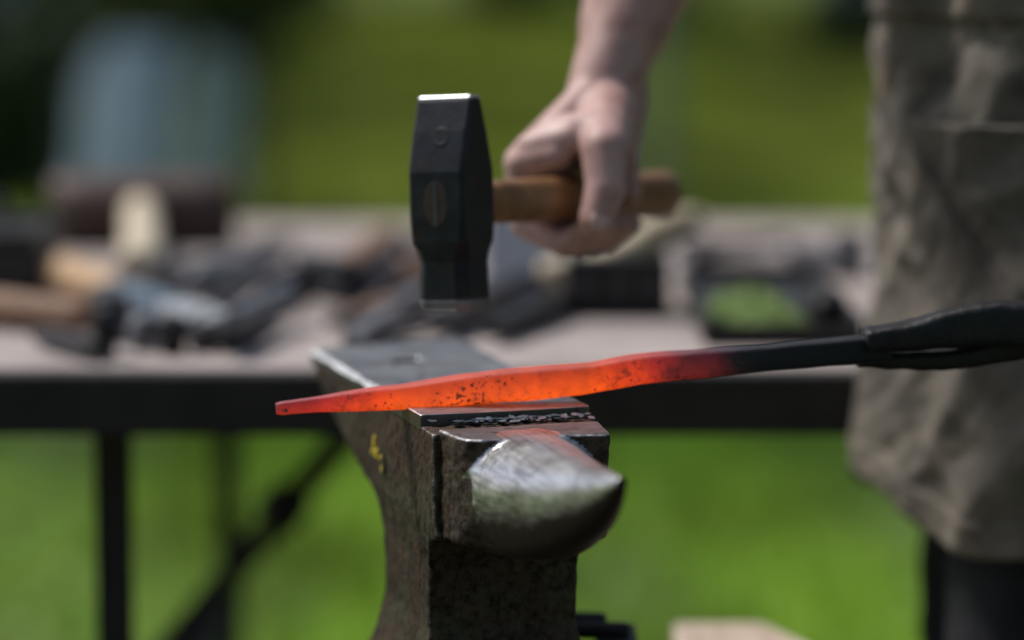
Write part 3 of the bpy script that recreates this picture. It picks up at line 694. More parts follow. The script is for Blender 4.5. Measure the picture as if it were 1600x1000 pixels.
# black iron block with curved cream handle on it
p = T(965, 494); t = thing("swage_block", "black iron block on the bench below the hand", "iron block", (p.x, p.y + .05, TZ))
MB().box((0, 0, .028), (.098, .10, .055)).build("body", M['black_steel'], t, bevel=.005)
for k in (-1, 0, 1): MB().tube([(k * .03, -.0495, .030), (k * .03, -.0525, .030)], .009, 14, up=(1, 0, 0)).build("hollow_rim", M['dark_steel'], t)
d = p.y + .04
cp = [PD(848, 424, d - .01), PD(890, 421, d), PD(940, 410, d), PD(990, 390, d), PD(1030, 362, d), PD(1072, 346, d)]
t = thing("curved_handle", "curved cream wooden tool handle resting on the black iron block", "tool handle", (cp[0].x, d, TZ + .056))
zmin = min(q.z for q in cp) - .014 - (TZ + .057)
MB().tube([q - t.location - Vector((0, 0, max(zmin, 0))) for q in cp], [(.012, .010), (.014, .013), (.014, .015), (.014, .016), (.015, .019), (.013, .013)], 16).build("grip", M['cream'], t, True)
MB().tube([cp[-1] - t.location - Vector((0, 0, max(zmin, 0))), cp[-1] - t.location - Vector((-.012, -.02, max(zmin, 0) - .001))], [.014, .010], 14).build("butt", M['cream'], t, True)
# dark tongs back right
tool_tongs(1072, 392, 1215, 378, "dark tongs at the back of the bench right of the hand", .014, .014)
# black tray with green rag
p0 = T(1100, 540); p1 = T(1350, 540); p2 = T(1100, 448)
cx, cy = (p0.x + p1.x) / 2, (p0.y + p2.y) / 2; wx, wy = p1.x - p0.x, p2.y - p0.y
t = thing("tray", "black metal tray on the bench left of the smith", "tray", (cx, cy, TZ))
MB().box((0, 0, .004), (wx, wy, .006)).build("bottom", M['black_paint'], t)
for sx in (-1, 1): MB().box((sx * (wx / 2 - .003), 0, .012), (.006, wy, .022)).build("side", M['black_paint'], t, bevel=.001)
MB().box((0, wy / 2 - .003, .012), (wx - .0124, .006, .022)).build("rear_side", M['black_paint'], t, bevel=.001)
MB().box((0, -wy / 2 + .003, .010), (wx - .0124, .006, .016)).build("front_side", M['black_paint'], t, bevel=.001)
# rag
def rag(px, py, rx, ry, h, mat, label, name="rag"):
    p = T(px, py, .012); nx = 36; vs = []; fs = []
    for j in range(nx + 1):
        for i in range(nx + 1):
            u = i / nx * 2 - 1; v = j / nx * 2 - 1
            hh = h * max(0, (1 - u * u) * (1 - v * v)) ** .6 * (.55 + .9 * abs(mnoise.noise(Vector((u * 2.3 + 3, v * 2.3, 1.7)))))
            vs.append((rx * u + .15 * rx * mnoise.noise(Vector((u * 2, v * 2, 4))), ry * v + .15 * ry * mnoise.noise(Vector((u * 2, v * 2, 9))), hh))
    fs = [(j * (nx + 1) + i, j * (nx + 1) + i + 1, (j + 1) * (nx + 1) + i + 1, (j + 1) * (nx + 1) + i) for j in range(nx) for i in range(nx)]
    o = mesh_obj(name, vs, fs, mat, None, True); o.location = (p.x, p.y, TZ + .0085); o.rotation_euler = (0, 0, .35)
    md = o.modifiers.new("s", 'SOLIDIFY'); md.thickness = .0015; md.offset = 1
    tag(o, label, "rag")
rag(1180, 500, .030, .075, .034, M['green_rag'], "crumpled green rag in the black tray")
small_head(1290, 515, .034, .05, .038, 'black_steel', "black swage in the tray right of the green rag", .2)
small_head(1325, 430, .03, .05, .045, 'dark_steel', "dark swage at the back of the bench beside the apron", .4)

# ================================================================== ANVIL
FZ = 0.80
BL, BR, FR, FL = PZ(485, 546, FZ), PZ(712, 526, FZ), PZ(920, 635, FZ), PZ(657, 649, FZ)
O = (FL + FR) / 2
AU = ((FL - BL) + (FR - BR)); AU.z = 0; AU.normalize()
RV = (FR - FL); W2 = RV.length / 2; RV.normalize()
def anv(u, v, z): return Vector((O.x + AU.x * u + RV.x * v, O.y + AU.y * u + RV.y * v, z))
anvil = thing("anvil", "rusty iron anvil with polished horn pointing at the viewer", "anvil", (O.x, O.y, 0.50))
def anv_local(me):
    co = mesh_np(me); out = np.empty_like(co)
    out[:, 0] = O.x + AU.x * co[:, 0] + RV.x * co[:, 1] - anvil.location.x
    out[:, 1] = O.y + AU.y * co[:, 0] + RV.y * co[:, 1] - anvil.location.y
    out[:, 2] = co[:, 2] - anvil.location.z
    me.vertices.foreach_set("co", out.ravel()); me.update()
    # handedness of (AU, RV, Z): flip if mirrored
    if AU.x * RV.y - AU.y * RV.x < 0: me.flip_normals()
# body: side outline swept across, then tapered
prof = [(-.345, .7925), (-.001, .7925), (.033, .7925), (.033, .724), (.006, .716), (-.004, .700), (-.006, .655), (.002, .630), (.03, .595), (.06, .575), (.06, .502),
        (-.205, .502), (-.205, .575), (-.18, .595), (-.146, .630), (-.139, .655), (-.136, .700), (-.148, .723), (-.208, .739), (-.280, .761), (-.332, .784)]
mb = MB(); mb.prism([Vector((u, 0, z)) for u, z in prof], (0, -W2, 0), (0, W2, 0))
me = mb.remesh(.0021)
co = mesh_np(me); z = co[:, 2]
co[:, 1] *= 1 + .05 * np.clip(-co[:, 0] / .368, 0, 1) * np.clip((z - .72) / .03, 0, 1)
f = np.interp(z, [.50, .575, .62, .655, .70, .73, .80], [1.45, 1.42, 1.0, .885, .90, .97, 1.0])
co[:, 1] *= f; me.vertices.foreach_set("co", co.ravel()); me.update()
rough_up(me, [(.0012, 26, 1), (.0007, 85, 1), (.0006, 210, 1)])
anv_local(me); from_mesh("body", me, M['anvil'], anvil)
# face plate with the square hole
def plate_remesh(cells, vox):
    mb = MB()
    for (u0, u1, v0, v1, z0, z1) in cells: mb.box(((u0 + u1) / 2, (v0 + v1) / 2, (z0 + z1) / 2), (u1 - u0, v1 - v0, z1 - z0))
    return mb.remesh(vox, 1, .5)
hu, hv, hh = -.266, -.006, .0115
ub = -.368
me = plate_remesh([(ub, hu - hh, -W2, W2, .789, FZ), (hu + hh, 0, -W2, W2, .789, FZ), (hu - hh - .001, hu + hh + .001, -W2, hv - hh, .789, FZ), (hu - hh - .001, hu + hh + .001, hv + hh, W2, .789, FZ)], .0016)
co = mesh_np(me)     # oblique heel end
bu = (BR - BL); 
kB = max(0.0, -(bu.x * AU.x + bu.y * AU.y) / (bu.length))
back = np.clip((-co[:, 0] - .20) / .168, 0, 1)
co[:, 1] *= 1 + .05 * np.clip(-co[:, 0] / .368, 0, 1)
co[:, 0] -= back * (co[:, 1] / W2) * .018
ch = .0050 * np.clip((-co[:, 0] - .02) / .08, .15, 1) * np.array([.75 + .6 * mnoise.noise(Vector((u * 30, 2, 0))) for u in co[:, 0].tolist()])
co[:, 2] = np.minimum(co[:, 2], FZ - .8 * np.maximum(0, -co[:, 1] - (W2 * (1 + .05 * np.clip(-co[:, 0] / .368, 0, 1)) - ch)))
me.vertices.foreach_set("co", co.ravel()); me.update()
rough_up(me, [(.0006, 18, 1), (.0003, 70, 1)])
anv_local(me); from_mesh("face_plate", me, M['face'], anvil)
# step block and horn, fused into one piece with a blended junction
mb = MB()
mb.prism([Vector((.028, -W2 + .005, 0)), Vector((.064, -W2 + .0095, 0)), Vector((.074, -W2 + .0130, 0)), Vector((.079, -W2 + .022, 0)), Vector((.079, W2 - .034, 0)), Vector((.084, W2 - .014, 0)), Vector((.080, W2 - .009, 0)), Vector((.028, W2 - .002, 0))],
         (0, 0, .724), (0, 0, .7945))
HU0, HU1 = .040, .264
def horn_sec(uu):
    q = max(0.0, min(1.0, (uu - .060) / (HU1 - .060)))
    dep = .0760 * (1 - q ** 1.55) ** .80 + .0060              # full height of the section
    rv = .0430 * (1 - q ** 1.18) ** .96 + .0034
    top = .7968 - .0045 * max(0.0, (.075 - uu) / .035) ** 2 + .0015 * q - .0022 * math.sin(q * 3.14)
    hu_ = dep * (.50 - .08 * (1 - q)); return q, rv, top, hu_, dep - hu_
nr, ns = 110, 96; vs = []
for i in range(nr + 1):
    uu = HU0 + (HU1 - HU0) * i / nr; q, rv, top, hu_, hl_ = horn_sec(uu)
    for k in range(ns):
        a = 2 * math.pi * k / ns; c, sn = math.cos(a), math.sin(a); ex = 2 / (2.0 if sn > 0 else 2.45)
        n = mnoise.noise(Vector((c * 1.4, sn * 1.4, uu * 22))) * .0007
        cx_ = math.copysign(abs(c) ** ex, c); sx_ = math.copysign(abs(sn) ** ex, sn)
        vs.append(Vector((uu, .004 * q + (rv + n) * cx_ - .002, top - hu_ + ((hu_ if sn > 0 else hl_) + n) * sx_)))
fs = [(i * ns + k, i * ns + (k + 1) % ns, (i + 1) * ns + (k + 1) % ns, (i + 1) * ns + k) for i in range(nr) for k in range(ns)]
fs += [tuple(range(ns - 1, -1, -1)), tuple(range(nr * ns, (nr + 1) * ns))]
mb.add(vs, fs)
me = mb.remesh(.0017, 1)
o = bpy.data.objects.new("tmp", me); COL.objects.link(o); vg = o.vertex_groups.new(name="blend")
co = mesh_np(me); wt = np.clip((.787 - co[:, 2]) / .010, 0, 1) * np.clip((co[:, 0] - .045) / .02, 0, 1) * np.clip((.15 - co[:, 0]) / .04, 0, 1)
for lv in range(1, 11):
    idx = np.nonzero((np.round(wt * 10) == lv))[0].tolist()
    if idx: vg.add(idx, lv / 10, 'REPLACE')
md = o.modifiers.new("s", 'SMOOTH'); md.factor = .6; md.iterations = 60; md.vertex_group = "blend"
me = bpy.data.meshes.new_from_object(o.evaluated_get(bpy.context.evaluated_depsgraph_get())); bpy.data.objects.remove(o, do_unlink=True)
def horn_rough(c):
    r = np.clip((.100 - c[:, 0]) / .03, 0, 1); r = np.where(c[:, 2] > .7930, .30, r); low = np.clip((.755 - c[:, 2]) / .02, 0, 1) * .35
    return np.maximum(np.maximum(r, low), .10)
rough_up(me, [(.0012, 40, 1), (.0010, 110, 1), (.0006, 230, 1)], horn_rough)
co = mesh_np(me); cen = np.array([tuple(p.center) for p in me.polygons]); mi = []
for (u_, v_, z_) in cen.tolist():
    q, rv, top, hu_, hl_ = horn_sec(u_); k = math.sqrt(max(0, (v_ + .002 - .004 * q) / rv) ** 2 + max(0, (z_ - (top - hu_)) / hu_) ** 2) if False else math.sqrt(((v_ + .002 - .004 * q) / rv) ** 2 + ((z_ - (top - hu_)) / (hu_ if z_ > top - hu_ else hl_)) ** 2)
    on_horn = u_ > .047 and abs(k - 1) < .05 + (.3 if u_ > .092 else 0)
    if z_ < .770 and u_ < .080 + .012 * mnoise.noise(Vector((v_ * 60, z_ * 60, 0))): mi.append(2)
    elif on_horn: mi.append(0)
    else: mi.append(1 if z_ > .7925 else 2)
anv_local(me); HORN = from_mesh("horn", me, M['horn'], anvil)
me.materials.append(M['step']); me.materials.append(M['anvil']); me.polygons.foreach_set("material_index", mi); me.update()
tipc = anv(HU1 + .0004, .002, horn_sec(HU1)[2] - horn_sec(HU1)[3]) - anvil.location
MB().tube([tipc - AU * .003, tipc + AU * .0006], .0030, 16).build("horn_tip", M['black_steel'], anvil, bevel=.0004)
# paint flecks and the small pit on the left side
def side_pt(px, py):
    r = ray(px, py); n = Vector((AU.y, -AU.x, 0)); p0 = anv(0, -W2, .75)
    if n.dot(r) < 0: n = -n
    o = Vector((0, 0, CAMZ)); return o + r * ((p0 - o).dot(n) / n.dot(r)), n
rr = random.Random(5)
for (px, py, sx, sz) in ((587, 691, .0022, .0045), (590, 708, .0035, .0042), (584, 706, .0018, .0022), (599, 733, .0016, .0026), (596, 716, .0015, .002)):
    p, n = side_pt(px, py); p = p - n * .0006 - anvil.location
    mb = MB(); o8 = [Vector((AU.x * sx * math.cos(k * .785) * rr.uniform(.7, 1.2), AU.y * sx * math.cos(k * .785) * rr.uniform(.7, 1.2), sz * math.sin(k * .785) * rr.uniform(.7, 1.2))) + p for k in range(8)]
    mb.prism(o8, -n * .0012, n * .003); mb.build("paint_fleck", M['paint_yellow'], anvil)
p, n = side_pt(601, 724); p = p - anvil.location
mb = MB(); mb.prism([Vector((AU.x * .004 * math.cos(k * .628), AU.y * .004 * math.cos(k * .628), .008 * math.sin(k * .628))) + p for k in range(10)], -n * .0013, n * .003); mb.build("stamp_pit", M['black_paint'], anvil)

# scale flakes lying in the corner of the step
mb = MB(); rr = random.Random(8)
for k in range(105):
    v = W2 * min(.95, max(-.95, rr.gauss(.15, .40))); u = .003 + abs(rr.gauss(0, .006)); s = rr.uniform(.0008, .0045)
    q = Quaternion((1, rr.gauss(0, .10), rr.gauss(0, .10), rr.gauss(0, 2))).normalized(); p = anv(u, v, .7948 + rr.random() * .0018)
    n5 = rr.choice((4, 5, 6)); mb.prism([p + q @ Vector((s * math.cos(6.283 * j / n5) * rr.uniform(.6, 1.2), s * math.sin(6.283 * j / n5) * rr.uniform(.5, 1), 0)) for j in range(n5)], q @ Vector((0, 0, -.0002)), q @ Vector((0, 0, .0002)))
fl = mb.build("scale_flakes", M['scale']); tag(fl, "blue-grey flakes of mill scale lying on the anvil step", "scale flakes", kind="stuff")

# stump under the anvil
st = thing("stump", "round wooden stump under the anvil", "stump", (O.x - .02, O.y + .07, 0))
vs = []; ns = 48
zs = [(-.02, .235), (.05, .225), (.25, .212), (.43, .208), (.485, .206), (.501, .198)]
for z, r in zs:
    for k in range(ns):
        a = 6.283 * k / ns; q = r * (1 + .05 * mnoise.noise(Vector((math.cos(a) * 3, math.sin(a) * 3, z))) + .02 * mnoise.noise(Vector((math.cos(a) * 14, math.sin(a) * 14, z * 2)))); vs.append((q * math.cos(a), q * math.sin(a), z))
fs = [(i * ns + k, i * ns + (k + 1) % ns, (i + 1) * ns + (k + 1) % ns, (i + 1) * ns + k) for i in range(len(zs) - 1) for k in range(ns)] + [tuple(range((len(zs) - 1) * ns, len(zs) * ns))]
mesh_obj("trunk", vs, fs, M['stump'], st, True)
MB().tube([(.216 * math.cos(6.283 * k / 40), .216 * math.sin(6.283 * k / 40), .44) for k in range(41)], [(.004, .016)] * 41, 4, prof=[(1, 1), (-1, 1), (-1, -1), (1, -1)], caps=False).build("iron_band", M['black_steel'], st)

# spare tongs on a rest beside the anvil waist
e1 = PD(984, 986, 2.40); e2 = PD(948, 971, 2.415)
rk = thing("tool_rest", "small iron tool rest standing on the stump beside the anvil", "tool rest", (.075, 2.43, .501))
MB().box((0, 0, .003), (.05, .05, .006)).build("foot", M['black_steel'], rk, bevel=.001)
MB().tube([(0, 0, .004), (0, 0, e1.z - .501 - .015)], .006, 10, up=(0, 1, 0)).build("stem", M['black_steel'], rk)
MB().box((0, 0, e1.z - .501 - .0115), (.03, .07, .007)).build("bar", M['black_steel'], rk, bevel=.001)
tg = thing("tongs", "spare black tongs lying on the rest right of the anvil waist", "tongs", (e1.x, e1.y, e1.z - .007))
for e, dx in ((e1, -.135), (e2, -.125)):
    q = e - tg.location
    MB().tube([q, q + Vector((-.003, 0, 0)), q + Vector((-.06, .012, -.001)), q + Vector((dx, .06, -.006))], [.005, .0065, .0065, .007], 10).build("rein", M['black_steel'], tg, True)
MB().tube([e1 - tg.location + Vector((-.128, .060, .014)), e1 - tg.location + Vector((-.128, .060, -.016))], .007, 10, up=(0, 1, 0)).build("rivet", M['black_steel'], tg)

# pale wood block at lower right
bz = .555
q = [PZ(1050, 970, bz), PZ(1195, 970, bz)]; q += [Vector((q[1].x + .095, q[1].y - .26, bz)), Vector((q[1].x + .04, q[1].y - .33, bz)), Vector((q[0].x - .002, q[0].y - .33, bz))]
blk = thing("wood_block", "pale split wood block standing on the grass right of the anvil", "wood block", ((q[0].x + q[2].x) / 2, q[0].y - .15, 0))
mb = MB(); mb.prism([p - blk.location - Vector((0, 0, bz)) for p in q], (0, 0, -.01), (0, 0, bz)); mb.build("log", M['block_wood'], blk, bevel=.006, seg=3)

# ================================================================== HOT BAR + TONGS
BARD = lambda x: 2.270 + 0.10 * x
rows = [(430, 629, 648), (437, 626, 649), (500, 617, 645), (580, 604, 642), (620, 600, 641), (650, 594, 640), (720, 582, 636), (800, 573, 630), (870, 568, 624), (930, 563, 615), (1000, 550, 603),
        (1060, 545, 596), (1130, 541, 590), (1200, 536, 582), (1270, 529, 577), (1345, 523, 571), (1400, 517, 566)]
pts = []; rad = []
for (px, t_, b_) in rows:
    X = (px - 800) / FPX * 2.27; d = BARD(X)
    hgt = (b_ - t_) / FPX * d; half = hgt / 2 / 1.13; zc = PD(px, (t_ + b_) / 2, d).z
    pts.append(Vector((X, d, zc))); rad.append(half)
# resample with a smooth spline
def resample(P, Rd, n):
    s = [0]
    for i in range(1, len(P)): s.append(s[-1] + (P[i] - P[i - 1]).length)
    tt = np.linspace(0, s[-1], n); out = [np.interp(tt, s, [p[k] for p in P]) for k in range(3)]; r = np.interp(tt, s, Rd)
    def sm(a):
        for _ in range(6): a = np.concatenate([[a[0]], (a[:-2] + 2 * a[1:-1] + a[2:]) / 4, [a[-1]]])
        return a
    out = [sm(a) for a in out]; r2 = sm(r); r2[:3] = r[:3]
    return [Vector((out[0][i], out[1][i], out[2][i])) for i in range(n)], list(r2)
P2, R2 = resample(pts, rad, 120)
tot = P2[0]
sq = []
for k in range(32):       # rounded square
    a = 2 * math.pi * k / 32; c, s_ = math.cos(a), math.sin(a); e = 2 / 5.2
    sq.append((math.copysign(abs(c) ** e, c), math.copysign(abs(s_) ** e, s_)))
bx = thing("hot_steel_bar", "glowing orange hot steel bar resting across the anvil face", "steel bar", (0, BARD(0), FZ))
mb = MB(); mb.tube([p - bx.location for p in P2], [(r * 1.02, r) for r in R2], prof=sq)
o = mb.build("bar", M['hot'], bx, True)
att = o.data.attributes.new("across", 'FLOAT', 'POINT'); att.data.foreach_set("value", [0.5 + 0.5 * sq[i % 32][1] for i in range(len(o.data.vertices))])
co = mesh_np(o.data); dd = np.array([[mnoise.noise(Vector(p) * 45) * .0006 + mnoise.noise(Vector(p) * 16 + Vector((5, 0, 0))) * .0007] for p in co.tolist()])
no = np.empty(len(co) * 3); o.data.vertices.foreach_get("normal", no); co = co + no.reshape(-1, 3) * dd; o.data.vertices.foreach_set("co", co.ravel()); o.data.update()

tj = thing("tongs", "black forge tongs gripping the dark end of the hot bar", "tongs", (.30, BARD(.3), .84))
tl = tj.location
rc = [(.82, 1), (-.82, 1), (-1, .8), (-1, -.8), (-.82, -1), (.82, -1), (1, -.8), (1, .8)]
def tp(px, py, dy=0): return PD(px, py, BARD((px - 800) / FPX * 2.27) + dy) - tl
# upper jaw: (px, top, bottom)
def jaw(name, rowsj, dy, hw):
    P = []; Rr = []
    for (px, a_, b_) in rowsj:
        P.append(tp(px, (a_ + b_) / 2, dy)); Rr.append((hw, (b_ - a_) / 2 / FPX * 2.29))
    ss = [0.0]
    for i in range(1, len(P)): ss.append(ss[-1] + (P[i] - P[i - 1]).length)
    tt = np.linspace(0, ss[-1], 70)
    def sm2(a):
        a = np.interp(tt, ss, a)
        for _ in range(10): a = np.concatenate([[a[0]], (a[:-2] + 2 * a[1:-1] + a[2:]) / 4, [a[-1]]])
        return a
    xs_, ys_, zs2 = (sm2([p[k] for p in P]) for k in range(3)); hh_ = sm2([r[1] for r in Rr])
    prj = []
    for k in range(28):
        a = 2 * math.pi * k / 28; c, s_ = math.cos(a), math.sin(a); prj.append((math.copysign(abs(c) ** .5, c), math.copysign(abs(s_) ** .5, s_)))
    mb = MB(); mb.tube([Vector(t3) for t3 in zip(xs_, ys_, zs2)], [(hw, h3) for h3 in hh_], prof=prj)
    o = mb.build(name, M['black_steel'], tj, True)
    co = mesh_np(o.data); no = np.empty(len(co) * 3); o.data.vertices.foreach_get("normal", no)
    dd = np.array([[mnoise.noise(Vector(p) * 55) * .0009 + mnoise.noise(Vector(p) * 140) * .0006] for p in co.tolist()])
    co = co + no.reshape(-1, 3) * dd; o.data.vertices.foreach_set("co", co.ravel()); o.data.update(); return o
jaw("upper_jaw", [(1350, 513, 548), (1380, 508, 548), (1430, 500, 547), (1470, 486, 545), (1520, 474, 541), (1590, 466, 540), (1650, 480, 545), (1720, 500, 545), (1800, 512, 545), (1900, 508, 535)], -.003, .013)
jaw("lower_jaw", [(1340, 549, 573), (1380, 549, 575), (1430, 548, 577), (1480, 546, 578), (1525, 538, 572), (1590, 512, 562), (1650, 500, 548), (1720, 480, 520), (1800, 460, 492), (1900, 445, 470)], .012, .012)
rvp = tp(1655, 520, .004); MB().tube([rvp + Vector((0, -.022, 0)), rvp + Vector((0, .03, 0))], .009, 14).build("rivet", M['black_steel'], tj, True)
rA = [tp(1900, 521, -.003), tp(2010, 515, -.003), Vector((.60, 2.32, .872)) - tl, Vector((.72, 2.33, .885)) - tl]
rB = [tp(1900, 457, .012), tp(2010, 462, .012), Vector((.60, 2.322, .896)) - tl, Vector((.72, 2.33, .912)) - tl]
for q in (rA, rB): MB().tube(q, [.0065, .0065, .006, .0055], 12).build("rein", M['black_steel'], tj, True)

# ================================================================== HAMMER
HD = 2.36
hc = PD(706, 318, HD); he = PD(1046, 303, 2.655)
K = (he - hc); HL = K.length; K.normalize()
side = Vector((K.y, -K.x, 0)).normalized()            # towards image right / viewer
upv = side.cross(K).normalized()
if upv.z < 0: upv = -upv
# slight roll of the head in the picture plane
roll = R(3.5)
h_up = (upv * math.cos(roll) - side * math.sin(roll)).normalized(); h_side = (side * math.cos(roll) + upv * math.sin(roll)).normalized()
ham = thing("forging_hammer", "dark cross-peen forging hammer with wooden handle raised above the anvil", "hammer", hc - h_up * .075)
hb = ham.location
def hp(s, k, z): return h_side * s + K * k + h_up * (z + .075)
cross = [(.62, 1), (-.62, 1), (-1, .62), (-1, -.62), (-.62, -1), (.62, -1), (1, -.62), (1, .62)]
sharp = [(.90, 1), (-.90, 1), (-1, .90), (-1, -.90), (-.90, -1), (.90, -1), (1, -.90), (1, .90)]
def lerp_prof(t): return [(a[0] * (1 - t) + b[0] * t, a[1] * (1 - t) + b[1] * t) for a, b in zip(cross, sharp)]
# z, half width (side), half depth (K), squareness
sec = [(-.0745, .0178, .0178, .1), (-.0715, .0202, .0202, .1), (-.066, .0206, .0206, .05), (-.040, .0200, .0200, 0), (-.033, .0209, .0209, .15), (-.026, .0218, .0218, .8), (-.01, .0222, .0224, 1), (.022, .0222, .0224, 1),
       (.050, .0218, .0150, 1), (.072, .0215, .0075, 1), (.0745, .0210, .0062, 1)]
def head_mesh(lo, hi):
    vs = []; n = 8; use = [s for s in sec if lo <= s[0] <= hi]
    for z, a, b, q in use: vs += [hp(x * a, y * b, z) for x, y in lerp_prof(q)]
    fs = [(i * n + k, i * n + (k + 1) % n, (i + 1) * n + (k + 1) % n, (i + 1) * n + k) for i in range(len(use) - 1) for k in range(n)]
    fs += [tuple(range(n - 1, -1, -1)), tuple(range((len(use) - 1) * n, len(use) * n))]
    return MB().add(vs, fs)
hd = head_mesh(-.067, .0725).build("head", M['hammer_steel'], ham, bevel=.0018, seg=3)
head_mesh(-.0746, -.065).build("striking_face", M['grey_steel'], ham, bevel=.0012)
head_mesh(.0715, .0746).build("peen_edge", M['bright_steel'], ham, bevel=.001)
# eye end of the handle showing on the near face, punch mark on the upper slope
def oval(c, a, b, n=20): return [c + h_side * (a * math.cos(6.283 * k / n)) + h_up * (b * math.sin(6.283 * k / n)) for k in range(n)]
mb = MB(); mb.prism(oval(hp(0, 0, 0), .0098, .0160), -K * .0226, K * .01); mb.build("eye_end", M['eye_wood'], ham, bevel=.001)
mb = MB(); mb.prism([hp(-.0015, 0, -.015), hp(.0015, 0, -.015), hp(.0015, 0, .015), hp(-.0015, 0, .015)], -K * .0229, K * .01); mb.build("wedge", M['dark_steel'], ham)
slope = (hp(0, -.0075, .072) - hp(0, -.0224, .022)).normalized(); sn = h_side.cross(slope).normalized()
if sn.dot(K) > 0: sn = -sn
pc = hp(.002, -.0224 + (.0145) * (.024 / .05), .046)
mb = MB(); vs = []; rg = [(.0080, -.0008), (.0066, .0000), (.0056, .0000), (.0036, -.0006), (.0, -.00085)]
for r, h in rg:
    for k in range(16): vs.append(pc + h_side * (max(r, .0001) * math.cos(6.283 * k / 16)) + slope * (max(r, .0001) * math.sin(6.283 * k / 16)) + sn * (h + .0009))
fs = [(i * 16 + k, i * 16 + (k + 1) % 16, (i + 1) * 16 + (k + 1) % 16, (i + 1) * 16 + k) for i in range(len(rg) - 1) for k in range(16)]
mesh_obj("punch_mark", vs, fs, M['hammer_steel'], ham, True)
def HX(s): return hc + K * (HL * s)                   # point on the handle axis, s 0..1
pr = [(.03, .0085, .0135), (.066, .0095, .0145), (.12, .0105, .0150), (.25, .0118, .0158), (.45, .0130, .0165), (.65, .0130, .0165), (.82, .0135, .0170), (.92, .0150, .0185), (.975, .0150, .0185), (1.0, .0115, .0145)]
mb = MB(); mb.tube([HX(s) - hb for s, a, b in pr], [(a, b) for s, a, b in pr], 24, up=upv); mb.build("handle", M['handle'], ham, True)

# ================================================================== SMITH
sm_root = thing("person", "smith in a grey-brown canvas apron swinging the hammer and holding the tongs", "person", (.45, 2.78, 0))
sr = sm_root.location
Bv = -side; Uv = upv                                  # back-of-hand direction, up
def hand_pt(o, k, b, u, F): return o + F[0] * k + F[1] * b + F[2] * u
def add_hand(mb, o, F, wrist, elbow, gr=1.0, sgn=1):
    """fist round a bar through o along F[0]; F[1] back of hand, F[2] up; index at k=-, little finger at k=+"""
    nails = []
    Pk = lambda k, b, u: hand_pt(o, k, b, u, F)
    ks = [-.036, -.0125, .0105, .031]; rs = [.0102, .0104, .0100, .0090]; ln = [1.0, 1.05, 1.0, .9]
    wr = Vector(wrist)
    for i, k in enumerate(ks):
        r = rs[i]; l = ln[i]
        kn = Pk(k, .033 * gr, .026 + (.003 if i in (1, 2) else 0)); pip = Pk(k + .002, .029 * gr, -.020 * l); 
        dip = Pk(k + .003, -.004, -.0335 * gr); tipp = Pk(k + .003, -.0265 * gr, -.019)
        wk = wr + F[0] * (k * .55)
        mb.capsule(wk, .0150, kn, r * 1.22, 14)
        if i: mb.capsule(wk.lerp(kn, .45) - F[1] * .010, .0145, kn - F[1] * .015 , r * 1.1, 14)
        mb.capsule(kn, r * 1.18, pip, r * 1.05, 14); mb.capsule(pip, r * 1.08, dip, r * .95, 14); mb.capsule(dip, r * .97, tipp, r * .82, 14)
    # thumb: from the wrist's viewer side, down across the near face of the bar
    cmc = wr + F[0] * (-.016) - F[1] * .012 - F[2] * .010
    mcp = Pk(-.031, -.034 * gr, .038); ip = Pk(-.039, -.0405 * gr, .009); tip = Pk(-.046, -.0375 * gr, -.013)
    mb.capsule(cmc, .0225, mcp, .0175, 16); mb.capsule(mcp, .0172, ip, .0148, 16); mb.capsule(ip, .0152, tip, .0130, 16)
    # web and heel of the hand
    mb.capsule(wr - F[1] * .004, .0220, Pk(.010, -.004, .040), .0200, 16)
    mb.capsule(wr + F[0] * .014 - F[1] * .008, .018, Pk(.026, -.012, .036), .0150, 16)
    mb.capsule(Pk(-.022, .014, .046), .0155, Pk(-.016, -.016, .050), .0150, 14)
    mb.capsule(Pk(-.039, .029, .025), .0120, Pk(-.034, .004, .031), .0120, 14)
    mb.capsule(Pk(-.034, .024, .036), .0130, Pk(-.028, -.004, .044), .0130, 14)
    mb.capsule(wr + F[0] * .022 - F[1] * .008, .019, Pk(.037, -.010, .030), .0165, 16)
    mb.capsule(Pk(.037, -.010, .030), .0160, Pk(.034, -.020, .004), .0120, 16)
    # forearm
    el = Vector(elbow); ax_ = (el - wr)
    mb.capsule(wr - ax_.normalized() * .004, .0300, wr + ax_ * .22, .0345, 20, (F[1], .86))
    mb.capsule(wr + ax_ * .2, .0345, wr + ax_ * .55, .0500, 20); mb.capsule(wr + ax_ * .55, .0500, el, .0450, 20)
    return (tip, (tip - ip).normalized(), (-F[1] - F[0] * 1.1))
mb = MB()
oR = HX(.565) ; wR = PD(940, 150, 2.575); eR = Vector((.152, 2.715, 1.235))
FRm = (K, Bv, Uv)
nailR = add_hand(mb, oR, FRm, wR, eR)
shR = Vector((.385, 2.93, 1.405)); shL = Vector((.485, 2.575, 1.385))
# left hand round the reins
oL = Vector((.60, 2.321, .884)); kL = (Vector((.72, 2.33, .8985)) - oL).normalized()
eL = Vector((.665, 2.455, 1.105)); uL = Vector((0, 0, 1)); uL = (uL - kL * uL.dot(kL)).normalized(); bL = kL.cross(uL)
if bL.y > 0: bL = -bL                                  # back of the left hand faces the viewer
wL = oL + uL * .078 + bL * (-.008) + Vector((.012, .02, 0))
nailL = add_hand(mb, oL, (kL, bL, uL), wL, eL, .95)
for sh, el in ((shR, eR), (shL, eL)):
    mb.capsule(sh, .055, sh.lerp(el, .5), .050, 20); mb.capsule(sh.lerp(el, .5), .050, el, .042, 20)
tor = Vector((.445, 2.76, 0))
mb.ell((tor.x + .0, tor.y, 1.28), (.125, .185, .20)); mb.ell((tor.x + .01, tor.y, 1.08), (.115, .155, .17)); mb.ell((tor.x + .015, tor.y, .93), (.12, .165, .13))
